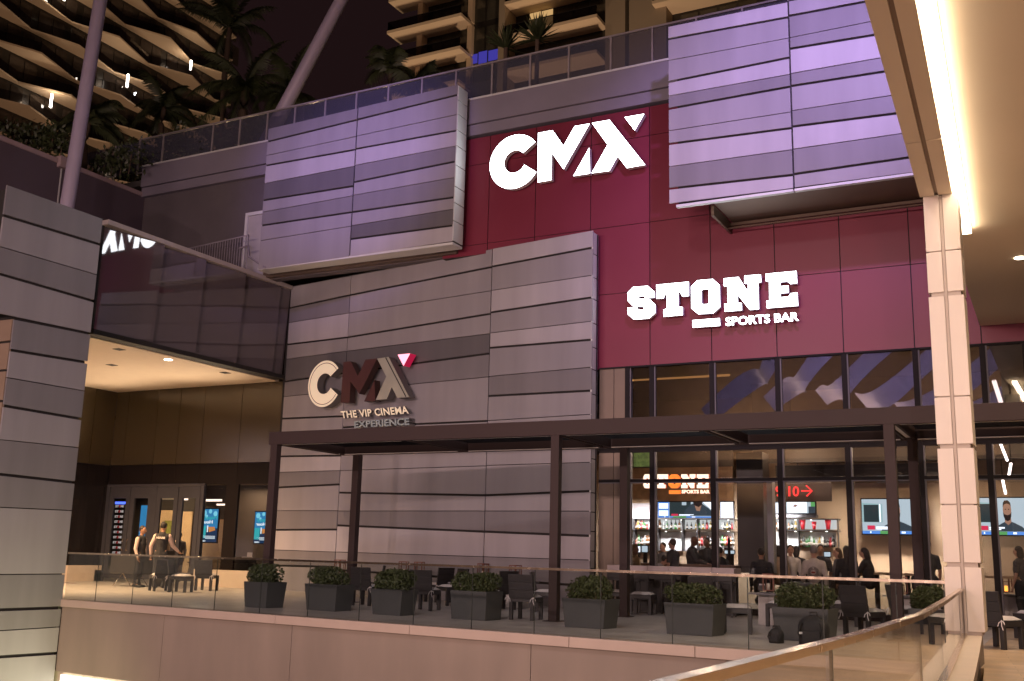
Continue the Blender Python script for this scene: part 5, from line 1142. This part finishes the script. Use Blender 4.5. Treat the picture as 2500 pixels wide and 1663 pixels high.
# ---- televisions
m_tg2 = emit('tv_teal', (.30, .46, .48), 1.35); m_ttd = emit('tv_dark', (.03, .045, .05), 1.20); m_tsk = emit('tv_skin', (.30, .16, .11), 1.50); m_tbd = emit('tv_beard', (.03, .02, .02), 0.90)
m_tsh = emit('tv_shirt', (.04, .055, .07), 1.35); m_tbl = emit('tv_blue', (.08, .22, .62), 1.65); m_tgr = emit('tv_green', (.10, .32, .10), 1.50); m_trd = emit('tv_red', (.60, .03, .08), 1.50); m_twh = emit('tv_white', (.80, .87, 1), 2.25); m_tgy = emit('tv_grey', (.40, .48, .54), 1.50)
def tv(x0, y0, x1, y1, Y, kind, label):
    a, b = ony(x0, y0, Y), ony(x1, y1, Y); X0, X1, Z1, Z0 = a[0], b[0], (a[2]+ony(x1, y0, Y)[2])/2, (b[2]+ony(x0, y1, Y)[2])/2; W, H = X1-X0, Z1-Z0
    o = thing('television', (X0, Y, Z0), label, 'television', 'televisions in the bar')
    g = MB(); g.box((X0-.03, Y+.015, Z0-.03), (X1+.03, Y+.08, Z1+.03)); g.build('bezel', m_fr, o)
    def R_(u0, v0, u1, v1, m_, k, nm='picture'):
        g = MB(); g.box((X0+W*u0, Y-.002*k, Z0+H*v0), (X0+W*u1, Y+.01, Z0+H*v1)); g.build(nm, m_, o)
    def P_(pts, m_, k): g = MB(); g.prism([(X0+W*u, Y-.002*k, Z0+H*v) for u, v in pts], (0, .004, 0)); g.build('picture', m_, o)
    R_(0, 0, 1, 1, m_tgy if kind != 'w' else m_twh, 0)
    if kind == 'man':
        P_([(0, 1), (0, .3), (.33, .3), (.33, .86), (.0, .9)], m_tg2, 1); R_(.03, .34, .27, .84, m_ttd, 2); R_(.28, .34, .30, .86, m_twh, 2); R_(0, .28, .34, .33, m_tgy, 2)
        R_(.34, .62, 1, 1, m_tgy, 1)
        c_ = .53
        el = lambda cx, cy, rx, ry, n=16: [(cx+rx*math.cos(6.2832*i/n), cy+ry*math.sin(6.2832*i/n)) for i in range(n)]
        P_([(.30, .09), (.36, .24), (.46, .33), (.50, .36), (.60, .36), (.66, .32), (.78, .22), (.86, .09)], m_tsh, 3)
        P_([(.49, .34), (.49, .48), (.60, .48), (.60, .34), (.545, .26)], m_tsk, 4); P_(el(.54, .68, .072, .20), m_tsk, 5)
        P_([(.47, .62), (.475, .50), (.50, .40), (.54, .37), (.58, .40), (.605, .50), (.612, .62), (.59, .56), (.54, .53), (.49, .56)], m_tbd, 6)
        P_([(.468, .74), (.475, .86), (.50, .93), (.56, .94), (.60, .87), (.612, .75), (.59, .82), (.54, .85), (.49, .82)], m_tbd, 6)
        for e in (.513, .567): P_(el(e, .69, .012, .014, 8), m_tbd, 7)
        P_([(.515, .475), (.565, .475), (.555, .455), (.525, .455)], mat('x', (0, 0, 0)) if False else m_tbd, 8)
    elif kind == 'wide':
        R_(0, 0, .21, 1, m_tbl, 1); R_(.02, .58, .19, .92, m_twh, 2); R_(.02, .12, .19, .46, m_twh, 2); R_(.215, .1, .60, 1, m_ttd, 1); R_(.44, .8, .52, 1, m_tgy, 2)
        P_([(.46, .12), (.50, .50), (.60, .85), (.68, .95), (.80, .9), (.92, .6), (1, .3), (1, .12)], m_tsh, 3); P_([(.66, .9), (.70, .45), (.76, .42), (.80, .9)], m_tsk, 4); P_([(.64, 1), (.66, .8), (.74, .68), (.80, .82), (.81, 1)], m_tbd, 5); P_([(.82, 1), (1, .4), (1, 1)], m_twh, 4)
    elif kind == 'bright':
        R_(0, 0, .16, .9, m_twh, 1); R_(.30, .05, .8, 1, m_twh, 1); R_(.84, 0, 1, .6, m_tsh, 2); R_(.9, .6, 1, 1, m_tgr, 2); P_([(.45, .6), (.5, .8), (.58, .7), (.52, .55)], m_tsk, 3)
    if kind != 'w' and kind != 'bright':
        u0 = .25 if kind == 'wide' else .08
        R_(u0, .12, u0+.12, .24, m_trd, 6); R_(u0+.14, .17, u0+.40, .21, m_twh, 6); R_(u0+.14, .13, u0+.34, .16, m_twh, 6)
        R_(0 if kind == 'man' else .22, .0, 1, .085, m_tbl, 6); R_(.28, 0, .52, .085, m_tgr, 7); R_(.12, .02, .14, .07, m_twh, 7); R_(.62, .02, .68, .07, m_twh, 7)
    return o
tv(1606, 1226, 1742, 1264, BY-.7, 'wide', 'wide television over the middle of the bar shelves'); tv(1759, 1226, 1790, 1264, BY-.7, 'w', 'bright white screen at the right end of the left bar')
tv(1892, 1226, 1990, 1253, BY-.7, 'bright', 'washed out bright television above the red vases'); tv(2103, 1219, 2262, 1304, BY-.5, 'man', 'large television showing a bearded man, left of the cream pillar'); tv(2380, 1216, 2530, 1306, BY-.5, 'man', 'large television showing a bearded man, right of the cream pillar')
rc(1892, 1255, 1992, 1264, BY-.6, 'screen_shelf', m_shelf, ri, .3)
vs_ = thing('vertical_neon', ony(1805, 1268, 27), 'small vertical white neon lettering right of the bar', 'sign'); a, b = ony(1799, 1238, 26.9), ony(1808, 1269, 26.9)
g = MB(); W = b[0]-a[0]; H = a[2]-b[2]
g.tube([(a[0]+W*.1, 26.9, b[2]+H*.05), (a[0]+W*.5, 26.9, b[2]+H*.2), (a[0]+W*.2, 26.9, b[2]+H*.45), (a[0]+W*.8, 26.9, b[2]+H*.6), (a[0]+W*.5, 26.9, b[2]+H*.8), (a[0]+W*.95, 26.9, b[2]+H)], .018, 6); g.tube([(a[0]+W*.5, 26.9, b[2]+H*.05), (a[0]+W*.5, 26.9, b[2]+H*.5)], .02, 6); g.build('tube', m_wl if False else emit('neon_cool', (.8, .9, 1), 2.2), vs_)
# interior columns
rc(1797, 1105, 1868, 1400, 25.6, 'dark_column', mat('column_brown', (.014, .009, .007), .35, var=.3, scale=2), ri, .6); rc(1871, 1176, 1890, 1400, 25.2, 'grey_column', mat('column_grey', (.30, .30, .33), .4), ri, .3)
rc(1893, 1137, 2330, 1170, BY-.8, 'upper_gallery', mat('gallery_dim', (.06, .045, .035), .4, var=.5, scale=1), ri)
for x in range(1945, 2290, 44): rc(x, 1098, x+3, 1136, BY-.9, 'gallery_post', m_alu, ri)
rc(1893, 1119, 2330, 1120.5, BY-.9, 'gallery_rail', m_alu, ri)
# warm cove light behind the upper windows
cl_ = thing('cove_light', (-8.5, 26, 5), 'warm amber cove light strip behind the upper windows', 'strip light'); a, b = ony(1470, 930, 25.5), ony(1782, 914, 25.5)
g = MB(); g.add([(a[0], 25.5, a[2]-.05), (b[0], 25.5, b[2]-.05), (b[0], 25.5, b[2]+.07), (a[0], 25.5, a[2]+.07)], [(0, 1, 2, 3), (3, 2, 1, 0)]); g.build('strip', emit('cove_amber', (1, .50, .16), .95), cl_)
rc(1503, 945, 1512, 1035, 25.4, 'grey_frame', m_alu, ri); rc(1512, 938, 1588, 946, 25.4, 'grey_frame', m_alu, ri)
rc(1930, 955, 2080, 1010, 26.5, 'tan_soffit_wall', mat('tan_wall', (.35, .22, .11), .6), ri)
# bar counter, lit front
bc = thing('bar_counter', (-7, 26, 0), 'bar counter with glowing white front panels', 'bar counter'); CYb = 25.2
a, b = ony(1497, 1372, CYb), ony(1795, 1372, CYb); g = MB(); g.box((a[0], CYb, .98), (b[0], CYb+.7, 1.05)); g.build('counter_top', mat('counter_wood', (.20, .11, .07), .3), bc)
g = MB(); k = 0; x = a[0]
while x < b[0]-.2: g.box((x+.03, CYb+.12, .1), (min(x+.72, b[0]), CYb+.2, .97)); x += .75
g.build('front_panel', emit('counter_glow', (1, .70, .52), 1.9), bc)
for i, (x0, y0, x1, y1) in enumerate(((1553, 1334, 1562, 1348), (1567, 1333, 1580, 1348), (1769, 1344, 1792, 1352), (2012, 1348, 2027, 1359))):
    Y = 26.6; a, b = ony(x0, y0, Y), ony(x1, y1, Y); o = thing('till_screen', (a[0], Y, b[2]), ['small till screen, leftmost behind the bar', 'bright till screen second from the left', 'till screen at the beer tap', 'blue till screen behind the man in the white jacket'][i], 'screen')
    g = MB(); g.box((a[0], Y, b[2]), (b[0], Y+.03, a[2])); g.build('picture', m_tgy if i else m_twh, o); g = MB(); g.box((a[0]-.02, Y+.031, b[2]-.02), (b[0]+.02, Y+.06, a[2]+.02)); g.box((a[0]+.03, Y+.03, 1.0), (b[0]-.03, Y+.1, b[2])); g.build('stand', m_fr, o)
o = thing('beer_tap', ony(1780, 1336, 26.4), 'tall black beer tap column at the right end of the bar', 'beer tap'); a = ony(1780, 1340, 26.4); g = MB(); g.tube([(a[0], 26.4, 1.05), (a[0], 26.4, a[2]+.28)], [.04, .035], 8); g.tube([(a[0]-.12, 26.4, a[2]), (a[0]+.1, 26.4, a[2])], .02, 6); g.build('column', m_fr, o)
# ceiling lamps and hanging tubes
for X, Y in ((-8.2, 26.2), (-5.9, 26.2), (-3.4, 25.6), (-.6, 25.6), (2.6, 25.6)):
    o = thing('ceiling_lamp', (X, Y, 4.1), 'round warm lamp on the dark bar ceiling', 'lamp', 'lamps on the bar ceiling'); g = MB(); g.lathe((X, Y, 4.1), [(.09, 0), (.09, .08)], 12); g.build('lens', M_DL, o)
    lamp('POINT', 'ceiling_lamp_light', (X, Y, 3.9), (0, 0, 0), 75, (1, .72, .48), .1)
for i, (x0, y0, x1, y1, Y) in enumerate(((2427, 931, 2444, 984, 25.6), (2443, 1084, 2459, 1124, 25.8), (2468, 1132, 2463, 1163, 26.6), (2447, 1168, 2455, 1205, 27.4))):
    a, b = ony(x0, y0, Y), ony(x1, y1, Y+.6); o = thing('hanging_tube_light', tuple(a), ['bright slanted tube light in the upper window right of the pillar', 'slanted tube light right of the pillar below the beam', 'short tube light right of the pillar', 'small tube light just above the right television'][i], 'light')
    g = MB(); g.tube([a, b], .05 if i == 0 else .03, 8); g.build('tube', emit(f'tube_glow_{i}', (1, .85, .8), 5), o); g = MB(); g.tube([a, (a[0], a[1], max(a[2]+.2, 4.2))], .008, 4); g.build('cable', m_fr, o)
# tables and lamps inside on the right
for i, x in enumerate((2140, 2215, 2440)):
    c = ony(x, 1392, 25.6); o = thing('dining_table', (c[0], 25.6, 0), ['wooden bar table in front of the long haired woman', 'wooden bar table left of the pillar', 'wooden bar table right of the pillar'][i], 'table')
    g = MB(); g.cbox((0, 0, .95), (.8, .7, .05)); local(g, 'table_top', m_wood, o); g = MB(); g.cbox((0, 0, .48), (.1, .1, .93)); g.cbox((0, 0, .03), (.5, .5, .03)); local(g, 'pedestal', m_fr, o)
# ================================================================ PEOPLE
def blob(caps, vox, name, m_, parent, mats=None):
    g = MB()
    for c in caps:
        P = [Vector(p) for p in c[0]]; r = c[1]
        if len(P) == 1:
            n = 8; sx, sy, sz = r if isinstance(r, tuple) else (r, r, r); pr = [(math.sin(math.pi*i/n), -math.cos(math.pi*i/n)) for i in range(n+1)]; vs = []; fs = []; k = 12
            for a, b in pr:
                for j in range(k): vs.append((P[0].x+sx*max(a, .02)*math.cos(2*math.pi*j/k), P[0].y+sy*max(a, .02)*math.sin(2*math.pi*j/k), P[0].z+sz*b))
            for i in range(n):
                for j in range(k): fs.append((i*k+j, i*k+(j+1) % k, (i+1)*k+(j+1) % k, (i+1)*k+j))
            fs += [tuple(reversed(range(k))), tuple(n*k+j for j in range(k))]; g.add(vs, fs, 0, True)
        else:
            fl = c[2] if len(c) > 2 else 1; g.tube(P, r, 12)
            for p, q in ((P[0], r[0] if isinstance(r, (list, tuple)) else r), (P[-1], r[-1] if isinstance(r, (list, tuple)) else r)):
                sub = MB(); n = 6; k = 10; vs = []; fs = []
                for i in range(n+1):
                    a = math.sin(math.pi*i/n); b = -math.cos(math.pi*i/n)
                    for j in range(k): vs.append((p.x+q*max(a, .03)*math.cos(2*math.pi*j/k), p.y+q*max(a, .03)*math.sin(2*math.pi*j/k), p.z+q*b))
                for i in range(n):
                    for j in range(k): fs.append((i*k+j, i*k+(j+1) % k, (i+1)*k+(j+1) % k, (i+1)*k+j))
                fs += [tuple(reversed(range(k))), tuple(n*k+j for j in range(k))]; g.add(vs, fs, 0, True)
    o = g.build(name, m_); o.parent = parent
    md = o.modifiers.new('Remesh', 'REMESH'); md.mode = 'VOXEL'; md.voxel_size = vox; md.use_smooth_shade = True
    sm_ = o.modifiers.new('Smooth', 'SMOOTH'); sm_.iterations = 3; sm_.factor = .5
    return o
SK = {}
def cm(name, c, rough=.8):
    if name not in SK: SK[name] = mat('cloth_'+name if rough > .65 else name, c, rough, var=.12, scale=9)
    return SK[name]
skin_l = cm('skin_light', (.50, .28, .19), .55); skin_m = cm('skin_tan', (.32, .17, .10), .55); skin_d = cm('skin_brown', (.14, .07, .045), .55)
h_dk = cm('hair_dark', (.018, .013, .011), .6); h_br = cm('hair_brown', (.08, .045, .025), .6); h_bl = cm('hair_blonde', (.35, .22, .09), .6)
def person(loc, rz, H, label, skin=skin_m, top=None, bottom=None, hair=h_dk, hairlen='short', sit=False, seat=.55, sleeve=True, sleeve_m=None, arm_l=None, arm_r=None, lean=0, look=0, nod=0, vox=.016, beard=False, back=None):
    o = thing('person', tuple(loc), label, 'person', None, math.radians(rz)); s = H/1.75; o.scale = (s, s, s)
    hz = (seat+.10) if sit else .93; V_ = Vector; lv = math.radians(lean)
    def up(h, x=0, y=0): return V_((x, y*math.cos(lv)+h*math.sin(lv), hz+h*math.cos(lv)-y*math.sin(lv)))
    sh = up(.49); neck0, neck1 = up(.50), up(.60, 0, .015); hc = up(.70, 0, .03)
    hd = math.radians(nod); hc = hc+V_((0, .05*math.sin(hd), -.02*math.sin(hd)))
    legs = []
    for sx in (-1, 1):
        if sit: legs.append([V_((sx*.10, 0, hz-.01)), V_((sx*.15, .42, hz+.0)), V_((sx*.15, .40, hz-.40)), V_((sx*.15, .40, hz-.44))])
        else: legs.append([V_((sx*.095, 0, hz-.02)), V_((sx*.105, .01, .50)), V_((sx*.11, -.01, .09)), V_((sx*.11, -.01, .07))])
    def arm(sx, spec):
        a = up(.44, sx*.185); spec = spec or ((.24*sx, -.02, .17), (.25*sx, .06, -.07)); e = up(spec[0][2], spec[0][0], spec[0][1]); w_ = up(spec[1][2], spec[1][0], spec[1][1]); return [a, e, w_]
    AL, AR = arm(-1, arm_l), arm(1, arm_r)
    caps = [([up(0), up(.14), up(.30), up(.42)], [.135, .125, .150, .125]), ([up(.42, -.12), up(.42, .12)], [.075, .075]), ([up(0, -.06), up(0, .06)], [.12, .12]), ([neck0, neck1], [.058, .055]),
            ([hc], (.078, .098, .118)), ([hc+V_((0, .035, -.065))], (.052, .055, .05)), ([hc+V_((0, .10, -.015)), hc+V_((0, .115, -.03))], [.012, .016]),
            ([hc+V_((.078, 0, -.01))], (.012, .022, .03)), ([hc+V_((-.078, 0, -.01))], (.012, .022, .03))]
    for L in legs:
        caps += [([L[0], L[1]], [.088, .060]), ([L[1], (L[1]+L[2])/2+V_((0, -.02, 0)), L[2]], [.058, .056, .040]), ([L[3]+V_((0, -.03, 0)), L[3]+V_((0, .10, -.02)), L[3]+V_((0, .17, -.03))], [.040, .038, .028])]
    for A, sx in ((AL, -1), (AR, 1)):
        caps += [([A[0], A[1]], [.052, .041]), ([A[1], A[2]], [.040, .028])]
        d = (A[2]-A[1]).normalized(); sd = d.cross(V_((0, 0, 1))); sd = sd.normalized() if sd.length > .1 else V_((1, 0, 0)); pm = A[2]+d*.05; cu = d.cross(sd)*(-sx)*.02
        caps.append(([A[2]+d*.01, pm+d*.02], [.028, .032]))
        for k, ln_ in enumerate((.070, .080, .075, .058)): b0 = pm+sd*(.027-.018*k)+d*.03; caps.append(([b0, b0+d*ln_*.55+cu*.4, b0+d*ln_*.9+cu*1.4], [.011, .010, .009]))
        t0 = A[2]+d*.025+sd*.03; caps.append(([t0, t0+sd*.025+d*.03, t0+sd*.028+d*.055], [.012, .011, .009]))
    blob(caps, vox, 'body', skin, o)
    tc = [([up(-.04), up(.14), up(.30), up(.43)], [.150, .142, .165, .138]), ([up(.43, -.13), up(.43, .13)], [.088, .088]), ([up(-.04, -.07), up(-.04, .07)], [.132, .132])]
    sl_ = []
    for A in (AL, AR):
        if sleeve: sl_ += [([A[0], A[1]], [.066, .055]), ([A[1], A[2]-(A[2]-A[1])*.06], [.055, .042])]
        else: sl_.append(([A[0], A[0]+(A[1]-A[0])*.72], [.068, .062]))
    if sleeve_m: blob(sl_, vox, 'sleeves', sleeve_m, o)
    else: tc += sl_
    blob(tc, vox, 'top', top, o)
    bt = [([up(-.10 if not sit else -.02, -.06), up(-.10 if not sit else -.02, .06)], [.137, .137])]
    for L in legs: bt += [([L[0], L[1]], [.110, .084]), ([L[1], (L[1]+L[2])/2+V_((0, -.02, 0)), L[2]], [.084, .080, .066])]
    blob(bt, vox, 'trousers', bottom or cm('trouser_dark', (.025, .025, .03)), o)
    blob([([L[3]+V_((0, -.04, -.015)), L[3]+V_((0, .10, -.03)), L[3]+V_((0, .18, -.035))], [.047, .046, .036]) for L in legs], vox, 'shoes', cm('shoe_black', (.02, .02, .02)), o)
    if hairlen != 'bald':
        hp = [([hc+V_((0, -.022, .03))], (.087, .098, .108))]
        if hairlen == 'long': hp += [([hc+V_((0, -.06, .02)), hc+V_((0, -.10, -.12)), hc+V_((0, -.13, -.30))], [.085, .08, .05])]
        if hairlen == 'bob': hp += [([hc+V_((0, -.04, 0)), hc+V_((0, -.06, -.10))], [.09, .085])]
        if hairlen == 'bun': hp += [([hc+V_((0, -.11, .06))], .045)]
        blob(hp, vox, 'hair', hair, o)
    if beard: blob([([hc+V_((0, .045, -.085))], (.056, .055, .045))], vox*.8, 'beard', hair, o)
    g = MB()
    for e in (-1, 1): g.lathe((e*.03, hc.y+.088, hc.z+.005), [(.004, -.008), (.011, 0), (.004, .008)], 8)
    g.cbox((0, hc.y+.094, hc.z-.058), (.04, .008, .007)); local(g, 'eyes_and_mouth', h_dk, o)
    return o
t_blk = cm('black', (.018, .018, .02)); t_wht = cm('white', (.62, .56, .50)); t_gry = cm('grey', (.16, .15, .15)); t_dgr = cm('charcoal', (.05, .05, .055)); t_tan = cm('tan', (.40, .28, .16))
# entrance pair
c = onz(386, 1436, 0); pm_ = person((c[0], c[1], 0), 28, 1.84, 'person with back turned, black varsity jacket with pale sleeves and chest lettering on the back', skin_m, t_blk, None, h_dk, arm_r=((.25, .12, .20), (.36, .30, .05)), arm_l=((-.30, .02, .18), (-.30, .08, -.06)), sleeve_m=cm('sleeve_cream', (.55, .42, .36)), vox=.013)
text('MIAMI', 'jacket_lettering', (-.115, -.168, 1.36), (.115, -.168, 1.36), (-.115, -.172, 1.30), (0, -1, 0), .012, t_wht, None, .04).parent = pm_
c = onz(334, 1434, 0); person((c[0], c[1], 0), -75, 1.72, 'person in profile with a dark vest, pale sleeves and a light bag at the hip', skin_m, t_blk, None, h_dk, 'short', arm_r=((.22, -.02, .16), (.20, .06, -.08)), sleeve_m=cm('sleeve_pale', (.50, .40, .34)), vox=.013)
def inn(x, ytop, Y, rz, label, **k):
    c = ony(x, ytop, Y); H = k.pop('H', 1.72); s = H/1.75
    if k.get('sit'): zt = c[2]; k['seat'] = max(.4, zt/s-.82-.10-.0); 
    else: H = c[2]/1.0; 
    return person((c[0], Y, 0), rz, H, label, **k)
inn(1643, 1316, 25.0, 75, 'bearded man in a dark T-shirt standing at the bar facing left', skin=skin_l, top=t_dgr, sleeve=False, hair=h_br, beard=True, vox=.02, arm_r=((.22, .02, .16), (.22, .10, -.08)))
inn(1621, 1324, 26.6, 160, 'bartender with short dark hair looking down in a grey shirt', skin=skin_l, top=t_gry, nod=35, vox=.02, arm_l=((-.22, .12, .18), (-.10, .34, .12)), arm_r=((.22, .12, .18), (.10, .34, .12)))
inn(1690, 1308, 25.9, -80, 'bald man in a dark button shirt standing in profile at the bar', skin=skin_d, top=t_dgr, hairlen='bald', nod=25, vox=.02, arm_l=((-.20, .14, .20), (-.12, .36, .14)), arm_r=((.22, .14, .20), (.14, .36, .14)))
inn(1727, 1312, 26.9, 170, 'bartender in black behind the drinks, head lowered', skin=skin_d, top=t_blk, nod=25, vox=.02, arm_l=((-.24, .10, .16), (-.12, .30, .08)), arm_r=((.24, .10, .16), (.12, .30, .08)))
inn(1590, 1344, 25.0, -60, 'person in a white shirt bending towards the bar', skin=skin_l, top=t_wht, sit=True, lean=30, vox=.02, H=1.65)
inn(1549, 1330, 25.0, -100, 'woman with long blonde hair seated at the bar', skin=skin_l, top=t_tan, hair=h_bl, hairlen='long', sit=True, vox=.02, H=1.6)
inn(1509, 1334, 25.0, -20, 'person in black seated at the left end of the bar', skin=skin_m, top=t_blk, sit=True, vox=.02)
inn(1765, 1333, 25.8, 60, 'person in dark clothes leaning at the right end of the left bar', skin=skin_m, top=t_blk, sit=True, vox=.02, lean=10)
inn(1899, 1332, 25.6, 20, 'seated person with a dark bob and a beige top behind the grey column', skin=skin_l, top=t_tan, hairlen='bob', sit=True, vox=.02, H=1.62)
inn(1929, 1331, 26.0, 200, 'person in a pale shirt facing the windows beside a mullion', skin=skin_l, top=t_wht, sit=True, vox=.02)
inn(1944, 1334, 27.2, 0, 'person with dark hair seated beyond the man in the white jacket', skin=skin_l, top=t_dgr, hairlen='bob', sit=True, vox=.02, H=1.62)
wj = inn(1986, 1332, 25.0, 5, 'broad man seen from behind in a white jacket with a round emblem', skin=skin_l, top=cm('jacket_white', (.60, .52, .45)), hair=cm('hair_grey', (.22, .19, .17), .6), sit=True, vox=.018, H=1.85)
zz_ = (wj.dimensions.z if False else 0)
def emblem():
    s = wj.scale[0]; hz = None
    body = [c_ for c_ in wj.children if c_.name.startswith('top')][0]; zs_ = [v.co.z for v in body.data.vertices]; zc2 = min(zs_)*.42+max(zs_)*.58
    g = MB(); y = -.178
    for r0, r1 in ((.118, .110), (.062, .070)):
        n = 24
        for i in range(n):
            a, b = 2*math.pi*i/n, 2*math.pi*(i+1)/n
            if r0 > .1 and i % 2: pass
            P = [(r*math.cos(t), y+abs(r*math.cos(t))*.30, zc2+r*math.sin(t)) for r, t in ((r0, a), (r1, a), (r1, b), (r0, b))]; g.add(P, [(0, 1, 2, 3), (3, 2, 1, 0)])
    for i in range(20):
        if i in (5, 15): continue
        a = 2*math.pi*i/20; g.cbox((.090*math.cos(a), y+.027*abs(math.cos(a))-.002, zc2+.090*math.sin(a)), (.014, .006, .024))
    e = g.build('jacket_emblem', h_dk); e.parent = wj
    g = MB(); g.cbox((0, y-.004, zc2), (.075, .006, .03)); e = g.build('emblem_centre', cm('emblem_red', (.45, .05, .04))); e.parent = wj
emblem()
inn(2003, 1330, 26.6, 190, 'person in a dark cap facing the windows beside the man in the white jacket', skin=skin_m, top=t_dgr, sit=True, vox=.02)
inn(2046, 1338, 25.9, 120, 'person with brown hair in a grey top, seated sideways', skin=skin_l, top=t_gry, hair=h_br, hairlen='bob', sit=True, vox=.02, H=1.62)
inn(2066, 1333, 25.2, 10, 'woman with long dark hair seated from behind near the right mullion', skin=skin_m, top=t_blk, hairlen='long', sit=True, vox=.02, H=1.65)
inn(2120, 1337, 25.3, 78, 'woman in profile with very long straight dark hair leaning to a table', skin=skin_l, top=t_blk, hairlen='long', sit=True, sleeve=False, vox=.018, lean=8, arm_l=((-.20, .20, .20), (-.14, .42, .20)), arm_r=((.20, .20, .20), (.14, .42, .20)), H=1.62)
inn(2262, 1318, 25.0, 25, 'man in a dark T-shirt seen from behind between the mullions left of the pillar', skin=skin_l, top=t_dgr, sleeve=False, sit=True, vox=.02, H=1.8)
inn(2487, 1334, 25.4, 65, 'woman with curly dark hair standing at the right edge', skin=skin_l, top=t_dgr, hairlen='bob', sleeve=False, vox=.02)
inn(1858, 1338, 24.9, 10, 'dim person in dark clothes against the dark column', skin=skin_m, top=t_blk, sit=True, vox=.02)
inn(440, 1300, 26.6, 200, 'person with dark hair inside the lobby behind the double doors', skin=skin_d, top=t_gry, vox=.02)
inn(414, 1303, 26.9, 150, 'person with long blonde hair inside the lobby behind the double doors', skin=skin_l, top=t_tan, hair=h_bl, hairlen='long', vox=.02)
# ================================================================ BEHIND THE CAMERA (seen only as reflections and bounce)
ob = thing('opposite_building', (-8, -14, 0), 'tan building across the plaza behind the viewer', 'building')
g = MB(); g.box((-34, -14.4, -6), (20, -14, 13)); g.build('wall', mat('opposite_tan', (.40, .28, .19), .7, var=.1), ob)
rb = thing('ribbon_canopy', (-10, -2, 9), 'purple lit canopy of curved ribbons above the atrium behind the viewer', 'canopy')
m_rb = mat('ribbon_white', (.72, .68, .74), .5)
for i in range(6):
    g = MB(); n = 24; x0 = -17+i*2.6; T = []; B = []
    for k in range(n+1):
        u = k/n; X = x0+u*7+.9*math.sin(u*5+i); Y = -7+u*7.5; z = 9.0+2.6*u+.7*math.sin(u*6.3+i*.8); T.append((X, Y, z)); B.append((X+.55+.25*math.sin(u*7), Y-.1, z-.75))
    g.add(T+B+[(a+.04, b+.04, c) for a, b, c in T]+[(a+.04, b+.04, c) for a, b, c in B], [(k, k+1, n+2+k, n+1+k) for k in range(n)]+[(2*n+2+k, 3*n+3+k, 3*n+4+k, 2*n+3+k) for k in range(n)], 0, True)
    g.build('ribbon', m_rb, rb)
lamp('SPOT', 'ribbon_uplight', (-10, 4, 3), (-10, -3, 10), 3600, (.60, .47, 1), .2, 100, .8)
for X in (-3, -16): lamp('SPOT', 'backdrop_fill', (X, -9.6, 5), (X, -14, 10), 3200, (1, .70, .45), .3, 140, .9)  # unseen lamps added so the opposite wall shows in reflections
